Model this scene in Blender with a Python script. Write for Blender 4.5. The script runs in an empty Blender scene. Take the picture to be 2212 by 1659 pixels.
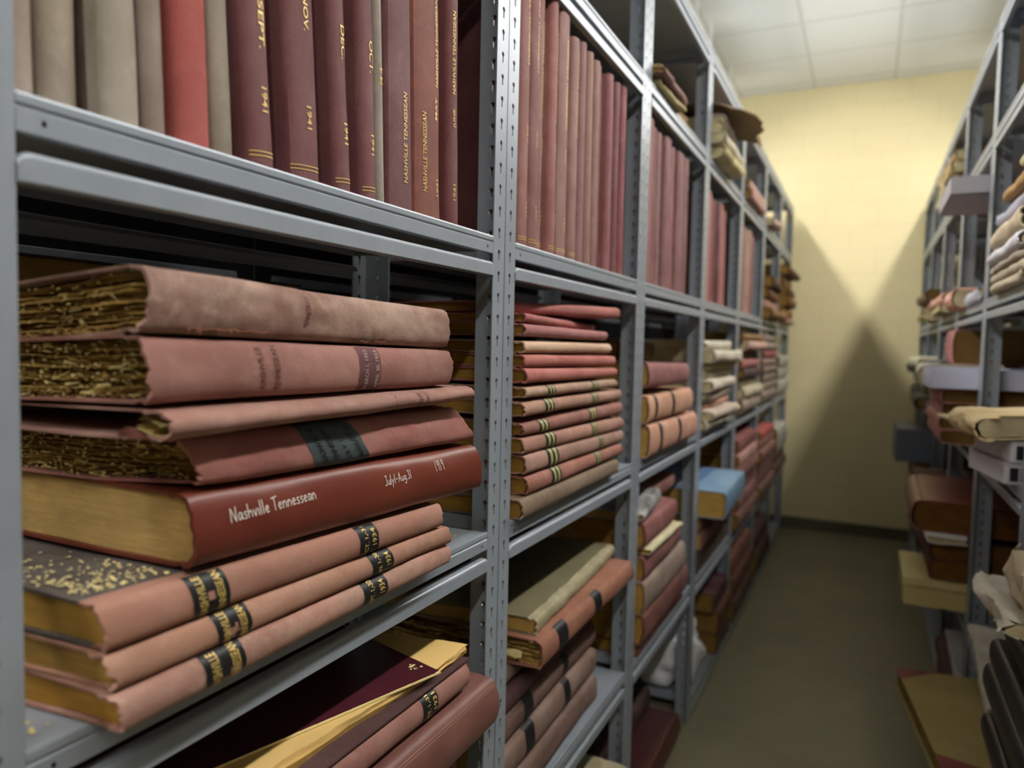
import bpy, bmesh, math, random
from mathutils import Vector, Matrix, noise
from mathutils.geometry import tessellate_polygon
rnd = random.Random(7)
scene = bpy.context.scene
COL = scene.collection

# ------------------------------------------------------------------ camera
CAMZ = 1.593
cam_d = bpy.data.cameras.new('camera'); cam = bpy.data.objects.new('camera', cam_d); COL.objects.link(cam)
cam_d.sensor_fit = 'HORIZONTAL'; cam_d.sensor_width = 36.0
cam_d.lens = 1573.4/2212*36.0
cam_d.clip_start = 0.02; cam_d.clip_end = 60
yaw, pitch, roll = math.radians(25.896), math.radians(3.2576), math.radians(1.2328)
f = Vector((-math.sin(yaw), math.cos(yaw), 0)); r = Vector((math.cos(yaw), math.sin(yaw), 0)); u = Vector((0, 0, 1))
f2 = f*math.cos(pitch) - u*math.sin(pitch); u2 = f*math.sin(pitch) + u*math.cos(pitch)
r3 = r*math.cos(roll) + u2*math.sin(roll); u3 = -r*math.sin(roll) + u2*math.cos(roll)
M = Matrix((r3, u3, -f2)).transposed().to_4x4(); M.translation = Vector((0, 0, CAMZ))
cam.matrix_world = M
cam_d.dof.use_dof = True; cam_d.dof.focus_distance = 1.08; cam_d.dof.aperture_fstop = 2.7
scene.camera = cam

# ------------------------------------------------------------------ world, view
w = bpy.data.worlds.new('world'); scene.world = w; w.use_nodes = True
w.node_tree.nodes['Background'].inputs[0].default_value = (0.9, 0.93, 1.0, 1)
w.node_tree.nodes['Background'].inputs[1].default_value = 0.01
scene.view_settings.view_transform = 'Standard'; scene.view_settings.look = 'None'
scene.view_settings.exposure = 0.32; scene.view_settings.gamma = 1.0; scene.view_settings.use_curve_mapping = False

LAMP_E = 46.0
LAMP_ROWS = ((-1.065, 3.45), (0.690, 3.45))
LAMP_Y = [-1.95 + 1.26*k for k in range(7)]

# ------------------------------------------------------------------ materials
def lin(c):
    c = [x/255.0 for x in c]
    return tuple(((x+0.055)/1.055)**2.4 if x > 0.04045 else x/12.92 for x in c) + (1.0,)
MATS = {}
def mute(rgb, k):
    g = 0.35*rgb[0]+0.45*rgb[1]+0.2*rgb[2]; return tuple(c+(g-c)*k for c in rgb)
def nt_new(name):
    m = bpy.data.materials.new(name); m.use_nodes = True
    n = m.node_tree.nodes; l = m.node_tree.links
    return m, n, l, n['Principled BSDF']
def ramp(n, l, src, stops):
    r_ = n.new('ShaderNodeValToRGB'); r_.color_ramp.elements[0].position = stops[0][0]; r_.color_ramp.elements[0].color = stops[0][1]
    r_.color_ramp.elements[1].position = stops[-1][0]; r_.color_ramp.elements[1].color = stops[-1][1]
    for p, c in stops[1:-1]:
        e = r_.color_ramp.elements.new(p); e.color = c
    l.new(src, r_.inputs[0]); return r_.outputs[0]
def tex(n, l, coord, scale, detail=4, rough=0.6, sx=1, sy=1, sz=1, off=0.0):
    mp = n.new('ShaderNodeMapping'); mp.inputs['Scale'].default_value = (sx, sy, sz); mp.inputs['Location'].default_value = (off, off*1.7, off*0.3)
    l.new(coord, mp.inputs[0])
    t = n.new('ShaderNodeTexNoise'); t.inputs['Scale'].default_value = scale; t.inputs['Detail'].default_value = detail; t.inputs['Roughness'].default_value = rough
    l.new(mp.outputs[0], t.inputs['Vector']); return t.outputs['Fac']
def mixc(n, l, fac, a, b, mode='MIX'):
    m = n.new('ShaderNodeMix'); m.data_type = 'RGBA'; m.blend_type = mode
    if isinstance(fac, float): m.inputs[0].default_value = fac
    else: l.new(fac, m.inputs[0])
    for i, v in ((6, a), (7, b)):
        if isinstance(v, tuple): m.inputs[i].default_value = v
        else: l.new(v, m.inputs[i])
    return m.outputs[2]
def shade(c, k): return tuple(min(1, max(0, x*k)) for x in c[:3]) + (1.0,)
def bump(n, l, h, bs, strength, dist):
    b = n.new('ShaderNodeBump'); b.inputs['Strength'].default_value = strength; b.inputs['Distance'].default_value = dist
    l.new(h, b.inputs['Height']); l.new(b.outputs[0], bs.inputs['Normal'])

def cloth(rgb, wear=0.5, rough=0.75, seed=0.0, light=None, weave=0.5):
    key = ('cloth', rgb, wear, rough, seed, light)
    if key in MATS: return MATS[key]
    m, n, l, bs = nt_new('book_cloth'); base = lin(mute(rgb, 0.12)); light = mute(light, 0.1) if light else None
    uv = n.new('ShaderNodeTexCoord').outputs['UV']
    lc = lin(light) if light else tuple(min(1, x*1.25+0.10) for x in base[:3]) + (1,)
    t1 = tex(n, l, uv, 9, 6, 0.65, off=seed); t2 = tex(n, l, uv, 28, 8, 0.75, off=seed+3); t3 = tex(n, l, uv, 4.5, 4, 0.6, off=seed+9)
    c = mixc(n, l, ramp(n, l, t1, [(0.44, (0,0,0,1)), (0.66, (wear,)*3+(1,))]), base, lc)
    c = mixc(n, l, ramp(n, l, t3, [(0.38, (0.6*wear+0.1,)*3+(1,)), (0.60, (0,0,0,1))]), c, shade(base, 0.55))
    c = mixc(n, l, ramp(n, l, t2, [(0.50, (0,0,0,1)), (0.68, (0.8*wear,)*3+(1,))]), c, lc)
    wv = tex(n, l, uv, 100, 2, 0.5, sx=4.0, sy=22.0); wv2 = tex(n, l, uv, 100, 2, 0.5, sx=22.0, sy=4.0)
    ad = n.new('ShaderNodeMath'); ad.operation = 'MULTIPLY'; l.new(wv, ad.inputs[0]); l.new(wv2, ad.inputs[1])
    c = mixc(n, l, ramp(n, l, ad.outputs[0], [(0.16, (0.42*weave,)*3+(1,)), (0.32, (0,0,0,1))]), c, shade(base, 0.45))
    l.new(c, bs.inputs['Base Color']); bs.inputs['Roughness'].default_value = rough
    bs.inputs['Specular IOR Level'].default_value = 0.35
    a2 = n.new('ShaderNodeMath'); a2.operation = 'MULTIPLY_ADD'; l.new(t2, a2.inputs[0]); a2.inputs[1].default_value = 1.6; l.new(ad.outputs[0], a2.inputs[2])
    bump(n, l, a2.outputs[0], bs, 0.8, 0.0014)
    MATS[key] = m; return m
def leather(rgb, rough=0.42, seed=0.0, light=None, wear=0.4):
    key = ('lea', rgb, rough, seed)
    if key in MATS: return MATS[key]
    m, n, l, bs = nt_new('book_leather'); base = lin(mute(rgb, 0.12)); lc = lin(light) if light else tuple(min(1, x*1.3+0.05) for x in base[:3]) + (1,)
    uv = n.new('ShaderNodeTexCoord').outputs['UV']
    t1 = tex(n, l, uv, 7, 6, 0.6, sx=0.5, off=seed); t2 = tex(n, l, uv, 60, 6, 0.8, off=seed)
    c = mixc(n, l, ramp(n, l, t1, [(0.4, (0,0,0,1)), (0.7, (wear,)*3+(1,))]), base, lc)
    c = mixc(n, l, ramp(n, l, t2, [(0.6, (0,0,0,1)), (0.85, (0.6*wear,)*3+(1,))]), c, lc)
    l.new(c, bs.inputs['Base Color']); bs.inputs['Roughness'].default_value = rough
    bump(n, l, t2, bs, 0.25, 0.0006)
    MATS[key] = m; return m
def pages(rgb=(196,158,84), dark=(96,66,22), seed=0.0, contrast=0.6, lay=900):
    key = ('pg', rgb, dark, seed, contrast, lay)
    if key in MATS: return MATS[key]
    m, n, l, bs = nt_new('page_edges'); uv = n.new('ShaderNodeTexCoord').outputs['UV']
    t = tex(n, l, uv, 1, 6, 0.75, sx=14, sy=lay, off=seed); t2 = tex(n, l, uv, 14, 5, 0.6, sx=1, sy=2.0, off=seed+2)
    c = mixc(n, l, ramp(n, l, t, [(0.30, (contrast,)*3+(1,)), (0.60, (0,0,0,1))]), lin(rgb), lin(dark))
    c = mixc(n, l, ramp(n, l, t2, [(0.40, (0.7,)*3+(1,)), (0.66, (0,0,0,1))]), c, shade(lin(rgb), 0.55))
    l.new(c, bs.inputs['Base Color']); bs.inputs['Roughness'].default_value = 0.8; bs.inputs['Specular IOR Level'].default_value = 0.2
    bump(n, l, t, bs, 0.6, 0.0012)
    MATS[key] = m; return m
def plain(rgb, rough=0.6, spec=0.4, metal=0.0, var=0.0, scale=40, name='paint'):
    key = ('plain', rgb, rough, spec, metal, var, scale)
    if key in MATS: return MATS[key]
    m, n, l, bs = nt_new(name)
    if var:
        oc = n.new('ShaderNodeTexCoord').outputs['Object']; t = tex(n, l, oc, scale, 6, 0.65)
        l.new(mixc(n, l, ramp(n, l, t, [(0.35, (0,0,0,1)), (0.75, (var,)*3+(1,))]), lin(rgb), shade(lin(rgb), 0.5)), bs.inputs['Base Color'])
    else: bs.inputs['Base Color'].default_value = lin(rgb)
    bs.inputs['Roughness'].default_value = rough; bs.inputs['Specular IOR Level'].default_value = spec; bs.inputs['Metallic'].default_value = metal
    MATS[key] = m; return m

def steel_mat():
    m, n, l, bs = nt_new('grey_enamelled_steel'); oc = n.new('ShaderNodeTexCoord').outputs['Object']
    t = tex(n, l, oc, 14, 5, 0.6); t2 = tex(n, l, oc, 160, 4, 0.7)
    c = mixc(n, l, ramp(n, l, t, [(0.4, (0,0,0,1)), (0.8, (0.5,)*3+(1,))]), lin((150,158,166)), lin((134,142,150)))
    c = mixc(n, l, ramp(n, l, t2, [(0.66, (0,0,0,1)), (0.78, (0.35,)*3+(1,))]), c, lin((190,190,185)))
    l.new(c, bs.inputs['Base Color']); bs.inputs['Roughness'].default_value = 0.34; bs.inputs['Metallic'].default_value = 0.15
    bump(n, l, t2, bs, 0.08, 0.0005)
    return m
STEEL = steel_mat()
DARKHOLE = plain((12,12,12), 0.9, 0.1)
PG = pages(); PG2 = pages((150,116,52), (70,46,14), 3.0, 0.8, 700); PGD = pages((120,90,44), (40,26,8), 5.0, 0.9, 600)
PGPALE = pages((205,190,150), (140,120,80), 4.0, 0.6, 700)
RAG = pages((220,182,104), (60,40,12), 8.0, 0.85, 420)
CHIP = plain((232,214,150), 0.8, 0.2, var=0.25, scale=200, name='paper_flake')
GOLD = plain((222,190,110), 0.42, 0.6, 0.25, name='gold_leaf'); BLIND = plain((96,56,50), 0.6, 0.4, name='blind_stamp')
WHITEINK = plain((222,214,205), 0.7, 0.2, name='white_ink')
BLACKLAB = plain((24,25,26), 0.5, 0.5, var=0.3, scale=60, name='black_label'); TEALLAB = plain((74,84,86), 0.6, 0.4, var=0.4, scale=40, name='faded_label')
TEALTXT = plain((26,32,32), 0.6, 0.4)

# ------------------------------------------------------------------ object helpers
def link(name, me, mats, parent=None, smooth=True, loc=None):
    o = bpy.data.objects.new(name, me); COL.objects.link(o)
    for m in (mats if isinstance(mats, (list, tuple)) else [mats]):
        if m is not None and len(me.materials) < len(mats if isinstance(mats, (list, tuple)) else [mats]): me.materials.append(m)
    if smooth:
        for p in me.polygons: p.use_smooth = True
    if parent: o.parent = parent
    if loc: o.location = loc
    return o
def mk(name, verts, faces, mats, parent=None, smooth=False, uvs=None, mi=None, auto=True):
    me = bpy.data.meshes.new(name); me.from_pydata([tuple(v) for v in verts], [], faces)
    bm = bmesh.new(); bm.from_mesh(me)
    if uvs:
        ul = bm.loops.layers.uv.new('UVMap')
        for fc in bm.faces:
            for lp in fc.loops: lp[ul].uv = uvs[lp.vert.index]
    if mi:
        bm.faces.ensure_lookup_table()
        for i, k in enumerate(mi): bm.faces[i].material_index = k
    bmesh.ops.recalc_face_normals(bm, faces=bm.faces)
    bm.to_mesh(me); bm.free()
    o = link(name, me, mats, parent, False)
    if smooth:
        for p in me.polygons: p.use_smooth = True
        if auto: me.set_sharp_from_angle(angle=math.radians(38))
    return o
def tag(o, label, cat, group=None, kind=None):
    o['label'] = label
    if cat: o['category'] = cat
    if group: o['group'] = group
    if kind: o['kind'] = kind
    return o
def thing(name, label, cat, loc=(0,0,0), group=None, rot=None):
    o = bpy.data.objects.new(name, None); COL.objects.link(o); o.location = loc; o.empty_display_size = 0.05
    if rot: o.rotation_euler = rot
    return tag(o, label, cat, group)
def boxv(x0, x1, y0, y1, z0, z1, V, F):
    b = len(V)
    V += [(x0,y0,z0),(x1,y0,z0),(x1,y1,z0),(x0,y1,z0),(x0,y0,z1),(x1,y0,z1),(x1,y1,z1),(x0,y1,z1)]
    F += [[b+i for i in q] for q in ((0,3,2,1),(4,5,6,7),(0,1,5,4),(1,2,6,5),(2,3,7,6),(3,0,4,7))]
def boxo(name, dims, mat, parent=None, bev=0.0):
    V, F = [], []; boxv(*dims, V, F); o = mk(name, V, F, mat, parent)
    if bev:
        b = o.modifiers.new('bevel', 'BEVEL'); b.width = bev; b.segments = 2
    return o
def extr(name, prof, y0, y1, mat, parent, closed=True, V=None, F=None):
    own = V is None
    if own: V, F = [], []
    b = len(V); n_ = len(prof)
    V += [(x, y0, z) for x, z in prof] + [(x, y1, z) for x, z in prof]
    for i in range(n_ if closed else n_-1):
        j = (i+1) % n_; F.append([b+i, b+j, b+n_+j, b+n_+i])
    if closed: F.append([b+i for i in range(n_)]); F.append([b+n_+i for i in range(n_)])
    if own: return mk(name, V, F, mat, parent)

# ------------------------------------------------------------------ text
_tc = {}
def text2d(s):
    if s in _tc: return _tc[s]
    cu = bpy.data.curves.new('t', 'FONT'); cu.body = s; cu.resolution_u = 3; cu.offset = 0.012
    o = bpy.data.objects.new('t', cu); COL.objects.link(o)
    me = bpy.data.meshes.new_from_object(o); COL.objects.unlink(o); bpy.data.objects.remove(o); bpy.data.curves.remove(cu)
    P = [(v.co.x, v.co.y) for v in me.vertices]; Fc = [list(p.vertices) for p in me.polygons]; bpy.data.meshes.remove(me)
    xs = [p[0] for p in P]; ys = [p[1] for p in P]; x0, x1, y0, y1 = min(xs), max(xs), min(ys), max(ys)
    P = [((x-x0)/(x1-x0), (y-y0)/(y1-y0)) for x, y in P]
    _tc[s] = (P, Fc); return _tc[s]

# ------------------------------------------------------------------ books
class Book:
    """u runs along the spine, v through the thickness, w outward from the fore-edge (-W) to the spine (0)"""
    def __init__(s, L, T, W, fmap, bulge=0.01, t=0.003, amp=0.0015, seed=0.0, nu=10, na=10, slant=(0,0), fray=0.0, crease=0.0):
        s.L, s.T, s.W, s.fmap, s.b, s.t, s.amp, s.seed, s.nu, s.na, s.slant, s.fray, s.crease = L, T, W, fmap, bulge, t, amp, seed, nu, na, slant, fray, crease
        T_, b = T, bulge; out, inn = [], []
        hw = min(0.012, W*0.1)
        for k in range(5):
            ww = -W + (W-hw-0.006)*k/4; out.append((ww, T_)); inn.append((ww, T_-t))
        out.append((-hw, T_-0.0022)); inn.append((-hw, T_-0.0022-t))
        for k in range(na+1):
            a = math.pi/2 - math.pi*k/na
            c_, s_ = max(0, math.cos(a))**0.75, math.sin(a)
            out.append((-0.005 + (b+0.005)*c_, T_/2 + (T_/2-0.0004)*s_))
            inn.append((-0.006 + (b+0.005-t)*c_ , T_/2 + (T_/2-t-0.0006)*s_))
        out.append((-hw, 0.0022)); inn.append((-hw, 0.0022+t))
        for k in range(4, -1, -1):
            ww = -W + (W-hw-0.006)*k/4; out.append((ww, 0)); inn.append((ww, t))
        s.out, s.inn = out, inn
        cum = [0]
        for i in range(1, len(out)): cum.append(cum[-1] + math.dist(out[i], out[i-1]))
        s.cum = cum; s.mid = cum[len(cum)//2]; s.sp0, s.sp1 = cum[6], cum[6+na]
    def warp(s, u, v, w):
        vn = v/s.T; un = u/s.L
        u = u + s.slant[0]*(1-vn)*(1-un)*(1 if w > -0.05 else max(0, 1+(w+0.05)/0.1)) + s.slant[1]*(1-vn)*un*(1 if w > -0.05 else max(0, 1+(w+0.05)/0.1))
        if s.amp:
            q = noise.noise_vector(Vector((u*9+s.seed, v*30+s.seed*2, w*9)))
            e = 1 + 1.2*(abs(2*un-1)**6)
            v += s.amp*q.y*e; w += s.amp*1.2*q.x*e
            if s.crease and w > -0.02:
                q2 = noise.noise(Vector((u*38+s.seed, v*70, 4.0))); q3 = noise.noise(Vector((u*90+s.seed, v*150, 9.0)))
                w += s.crease*(q2 + 0.45*q3)
        return Vector(s.fmap(u, v, w))
    def cover(s, mat, parent, name='cover'):
        V, F, UV, MI = [], [], [], []
        N = len(s.out)
        us = [s.L*k/s.nu for k in range(s.nu+1)]
        for pts, rev in ((s.out, 0), (s.inn, 1)):
            for k, u in enumerate(us):
                for i, (w_, v_) in enumerate(pts):
                    uu = u
                    if s.fray and k in (0, s.nu):
                        uu += s.fray*noise.noise(Vector((i*0.9+s.seed, k*3.1, 0.5))) * (1 if 5 <= i <= N-6 else 0.25)
                    V.append(s.warp(uu, v_, w_)); UV.append((uu, s.cum[i]))
        K = (s.nu+1)*N
        for k in range(s.nu):
            for i in range(N-1):
                a = k*N+i
                F.append([a, a+1, a+1+N, a+N]); F.append([K+a, K+a+N, K+a+N+1, K+a+1])
        for k in (0, s.nu):
            for i in range(N-1): a = k*N+i; F.append([a, K+a, K+a+1, a+1])
        for i in (0, N-1):
            for k in range(s.nu): a = k*N+i; F.append([a, a+N, K+a+N, K+a])
        if isinstance(mat, (list, tuple)):
            nf = len(F)
            # second material on boards away from the spine
            for fc in F:
                i = min(x % N for x in fc) ; i = (fc[0] % K) % N
                MI.append(1 if (i < 4 or i >= N-5) else 0)
        return mk(name, V, F, mat, parent, True, UV, MI or None)
    def block(s, mat, parent, sq=0.004, rec=0.0, nv=7, nw=10, rough=0.0, name='page_block'):
        V, F, UV = [], [], []
        t = s.t+0.0002; v0, v1 = t, s.T-t
        def P(u, j, i):
            jn = j/nv; v = v0+(v1-v0)*jn; c = math.sqrt(max(0, 1-(2*jn-1)**2))
            wf = -0.007 + (s.b)*0.8*c; wb = -s.W+0.006 + s.b*0.5*c
            return v, wb+(wf-wb)*i/nw
        for uu, sg in ((sq+rec, 1), (s.L-sq-rec, -1)):
            for j in range(nv+1):
                for i in range(nw+1):
                    v, w = P(uu, j, i)
                    q = rough*noise.noise(Vector((w*25+s.seed, j*1.7, sg)))
                    # pages fall back a little from the slanted spine end
                    V.append(s.warp(uu+q, v, w)); UV.append((w, v))
        n1 = nw+1; K = (nv+1)*n1
        for b in (0, K):
            for j in range(nv):
                for i in range(nw): a = b+j*n1+i; F.append([a, a+1, a+1+n1, a+n1])
        # sides between the two ends, with their own vertices
        ring = [(0, i) for i in range(nw+1)] + [(j, nw) for j in range(1, nv+1)] + [(nv, i) for i in range(nw-1, -1, -1)] + [(j, 0) for j in range(nv-1, 0, -1)]
        ns = max(2, s.nu//2); b0 = len(V)
        for k in range(ns+1):
            uu = sq+rec + (s.L-2*sq-2*rec)*k/ns
            for j, i in ring:
                v, w = P(uu, j, i); V.append(s.warp(uu, v, w)); UV.append((uu, v))
        R_ = len(ring)
        for k in range(ns):
            for q in range(R_):
                a, b = b0+k*R_+q, b0+k*R_+(q+1) % R_; F.append([a, b, b+R_, a+R_])
        return mk(name, V, F, mat, parent, True, UV)
    def ragged(s, mats, parent, layers=34, jit=0.006, sq=0.006, chips=160, n=46):
        V, F, UV, MI = [], [], [], []
        rr = random.Random(int(s.seed*100)+5)
        t = s.t+0.0004; v = t; i_l = 0
        H = s.T-2*t
        ths = [rr.uniform(0.3, 1.6) for _ in range(layers)]; S_ = sum(ths)
        for th in ths:
            th = th/S_*H; base = sq + rr.uniform(0, jit); sd = rr.uniform(0, 50); gap = min(th*0.35, 0.0005)
            col = 1 if rr.random() < 0.22 else 0
            rows = []
            for k in range(n+1):
                jn = (v+th/2)/s.T; c = math.sqrt(max(0, 1-(2*jn-1)**2))
                w = (-s.W+0.01) + (s.W-0.01-0.009+s.b*0.75*c)*k/n
                e = base + jit*0.8*noise.noise(Vector((w*22, sd, 0))) + jit*0.6*noise.noise(Vector((w*95, sd, 3)))
                dz = 0.0016*noise.noise(Vector((w*14+s.seed, sd*0.02+v*25, 7)))
                rows.append((e, w, v+dz, v+th-gap+dz))
            b = len(V)
            for e, w, va, vb in rows:
                va = max(va, t*0.8); vb = min(vb, s.T-t*0.8)
                for (uu, vv) in ((e, va), (e, vb), (s.L-e, va), (s.L-e, vb)):
                    V.append(s.warp(uu, vv, w)); UV.append((w, vv + sd))
            for k in range(n):
                a = b+4*k
                for q in ((a, a+4, a+5, a+1), (a+2, a+3, a+7, a+6), (a+1, a+5, a+7, a+3), (a, a+2, a+6, a+4)): F.append(list(q)); MI.append(col)
            F.append([b, b+1, b+3, b+2]); MI.append(col); e_ = b+4*n; F.append([e_, e_+2, e_+3, e_+1]); MI.append(col)
            v += th
        for _ in range(chips):
            w = -s.W*0.95 + (s.W*0.93)*rr.random(); vv = t + H*(rr.random()**1.5)*0.97; uu = sq*0.4 - rr.uniform(0, 0.003)+0.003
            a = rr.gauss(0, 0.16) if rr.random() < .8 else rr.uniform(-.9, .9); ln = rr.uniform(0.001, 0.005)*(2.6 if rr.random() < .10 else 1); hh = rr.uniform(0.0003, 0.0010)*(2 if rr.random() < .1 else 1)
            b = len(V); ca, sa = math.cos(a), math.sin(a)
            for (px, pz, dd) in ((-ln, -hh, 0), (ln, -hh*rr.uniform(.2, 1), 0.0015), (ln*0.8, hh, 0.002), (-ln*0.7, hh*0.8, 0.0002)):
                V.append(s.warp(uu-dd, min(max(vv+px*sa*0.6+pz*ca, 0.001), s.T), w+px*ca-pz*sa)); UV.append((w+px, vv+pz))
            F.append([b, b+1, b+2, b+3]); MI.append(2 if rr.random() < .55 else 0)
        return mk('page_block', V, F, mats, parent, False, UV, MI)
    def at(s, u, q, off=0.0006):
        """point on the spine's outer face: q = distance from the middle of the spine towards the top board"""
        c = s.mid - q; c = min(max(c, 0), s.cum[-1]-1e-6)
        i = max(k for k in range(len(s.cum)-1) if s.cum[k] <= c); fr = (c-s.cum[i])/max(1e-9, s.cum[i+1]-s.cum[i])
        a, b = s.out[i], s.out[i+1]; w, v = a[0]+(b[0]-a[0])*fr, a[1]+(b[1]-a[1])*fr
        dw, dv = b[0]-a[0], b[1]-a[1]; d = math.hypot(dw, dv); n_ = (-dv/d, dw/d)
        p = s.warp(u, v, w); p2 = s.warp(u, v+n_[1]*0.001, w+n_[0]*0.001)
        return p + (p2-p).normalized()*off
    def patch(s, name, u0, u1, q0, q1, mat, parent, off=0.0004, rag=0.0012, n1=10, n2=12, bite=None):
        V, F, UV = [], [], []
        for k in range(n1+1):
            for j in range(n2+1):
                q = q0+(q1-q0)*j/n2; e0 = u0+rag*noise.noise(Vector((q*300, u0*9+s.seed, 0))); e1 = u1+rag*noise.noise(Vector((q*300, u1*9, 5)))
                u = e0+(e1-e0)*k/n1; V.append(s.at(u, q, off)); UV.append((u, q))
        m_ = n2+1
        for k in range(n1):
            for j in range(n2):
                if bite and math.hypot((k+.5)/n1-bite[0], ((j+.5)/n2-bite[1])*1.3) < bite[2]*(1+.5*noise.noise(Vector((k*.9, j*.8, 1)))): continue
                a = k*m_+j; F.append([a, a+1, a+1+m_, a+m_])
        return mk(name, V, F, mat, parent, True, UV)
    def text(s, body, o, d, up, ln, ht, mat, parent, off=0.0009, name='lettering'):
        """body from point o=(u,q) along unit d, cap height along unit up, in spine-surface coordinates"""
        P, Fc = text2d(body)
        V = [s.at(o[0]+d[0]*a*ln+up[0]*b*ht, o[1]+d[1]*a*ln+up[1]*b*ht, off) for a, b in P]
        return mk(name, V, Fc, mat, parent, False)
    def strokes(s, polys, o, d, up, sc, wd, mat, parent, name='handwriting'):
        V, F = [], []
        for pl in polys:
            for (x0, y0), (x1, y1) in zip(pl[:-1], pl[1:]):
                L_ = math.hypot(x1-x0, y1-y0) or 1e-6; nx, ny = -(y1-y0)/L_*wd/sc/2, (x1-x0)/L_*wd/sc/2; ex, ey = (x1-x0)/L_*wd/sc/3, (y1-y0)/L_*wd/sc/3
                b = len(V)
                for x, y in ((x0-ex+nx, y0-ey+ny), (x0-ex-nx, y0-ey-ny), (x1+ex-nx, y1+ey-ny), (x1+ex+nx, y1+ey+ny)):
                    V.append(s.at(o[0]+(d[0]*x+up[0]*y)*sc, o[1]+(d[1]*x+up[1]*y)*sc, 0.0009))
                F.append([b, b+1, b+2, b+3])
        return mk(name, V, F, mat, parent, False)

HAND = {'N': (0.62, [[(0,0),(0.08,1.05),(0.5,0.0),(0.62,1.1)]]), 'a': (0.5, [[(0.42,0.5),(0.2,0.56),(0.04,0.3),(0.12,0.02),(0.32,0.08),(0.42,0.5),(0.44,0.1),(0.52,0)]]),
 's': (0.36, [[(0.34,0.5),(0.12,0.52),(0.1,0.34),(0.3,0.22),(0.26,0.02),(0.02,0.02)]]), 'h': (0.45, [[(0.04,1.05),(0.04,0)],[(0.04,0.3),(0.22,0.52),(0.36,0.4),(0.4,0)]]),
 'v': (0.38, [[(0,0.5),(0.18,0.0),(0.36,0.56)]]), 'i': (0.14, [[(0.06,0.5),(0.06,0)]]), 'l': (0.17, [[(0.08,1.1),(0.06,0.0)]]),
 'e': (0.42, [[(0.04,0.26),(0.34,0.32),(0.3,0.52),(0.12,0.5),(0.03,0.25),(0.14,0.0),(0.38,0.08)]]), 'T': (0.55, [[(0,1.0),(0.62,1.08)],[(0.3,1.04),(0.26,0)]]),
 'n': (0.46, [[(0.04,0.5),(0.04,0)],[(0.04,0.32),(0.22,0.54),(0.38,0.4),(0.4,0)]]), 'J': (0.45, [[(0.1,1.05),(0.42,1.1)],[(0.34,1.08),(0.32,0.1),(0.16,-0.06),(0.02,0.1)]]),
 'u': (0.44, [[(0.03,0.5),(0.06,0.08),(0.2,0.0),(0.36,0.14),(0.38,0.52)],[(0.38,0.52),(0.4,0)]]), 'y': (0.42, [[(0.02,0.5),(0.18,0.1)],[(0.38,0.52),(0.06,-0.4)]]),
 '1': (0.2, [[(0.1,1.05),(0.08,0)]]), '-': (0.4, [[(0.04,0.4),(0.34,0.42)]]), 'A': (0.6, [[(0,0),(0.3,1.05),(0.5,0)],[(0.1,0.36),(0.44,0.4)]]),
 'g': (0.45, [[(0.36,0.46),(0.14,0.54),(0.04,0.26),(0.2,0.04),(0.36,0.2),(0.38,0.5),(0.36,-0.3),(0.16,-0.42),(0.06,-0.26)]]), '.': (0.16, [[(0.04,0.0),(0.1,0.03)]]),
 '3': (0.46, [[(0.04,1.0),(0.34,1.02),(0.18,0.6),(0.4,0.36),(0.24,0.0),(0.02,0.08)]]), '9': (0.44, [[(0.36,0.8),(0.2,1.02),(0.04,0.8),(0.16,0.55),(0.36,0.7),(0.38,1.0),(0.32,0)]]), ' ': (0.22, [])}
def hand(s):
    x, out = 0.0, []
    for ch in s:
        w_, pl = HAND[ch]; out += [[(x+a, b) for a, b in p] for p in pl]; x += w_+0.1
    return out, x

def stack_book(name, label, cat, xl, yl, xr, yr, zbl, ztl, zbr, ztr, W=0.45, mat=None, pg=None, bulge=0.01, amp=0.0012, nu=10, group=None,
               slant=(0,0), fray=0.0, dz=0.0, t=0.003, seed=None, rag=None, sq=0.004, rec=0.0, bow=0.0, crease=0.0, block=True, na=10):
    """a volume lying flat: (xl,yl)-(xr,yr) are the two ends of its spine line; pages extend away from the aisle"""
    seed = rnd.uniform(0, 50) if seed is None else seed
    L = math.hypot(xr-xl, yr-yl); dx, dy = (xr-xl)/L, (yr-yl)/L; n_ = (-dy, dx)
    cx, cy, cz = (xl+xr)/2, (yl+yr)/2, (zbl+zbr)/2; T = ((ztl-zbl)+(ztr-zbr))/2
    def fm(u, v, w):
        k = u/L; zb = zbl+(zbr-zbl)*k; zt = ztl+(ztr-ztl)*k; dp = -w
        z = zb + v/T*(zt-zb) + dz*max(0, dp-0.03)/W - bow*math.sin(math.pi*min(1, max(0, k)))
        return (xl+dx*u+n_[0]*dp-cx, yl+dy*u+n_[1]*dp-cy, z-cz)
    root = thing(name, label, cat, (cx, cy, cz), group)
    B = Book(L, T, W, fm, bulge, t, amp, seed, nu, na, slant, fray, crease)
    B.root = root
    B.c = B.cover(mat or cloth((150,100,90)), root)
    if rag: B.p = B.ragged([RAG, PG2, CHIP], root, **rag)
    elif block: B.p = B.block(pg or PG, root, sq=sq, rec=rec)
    return B
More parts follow.
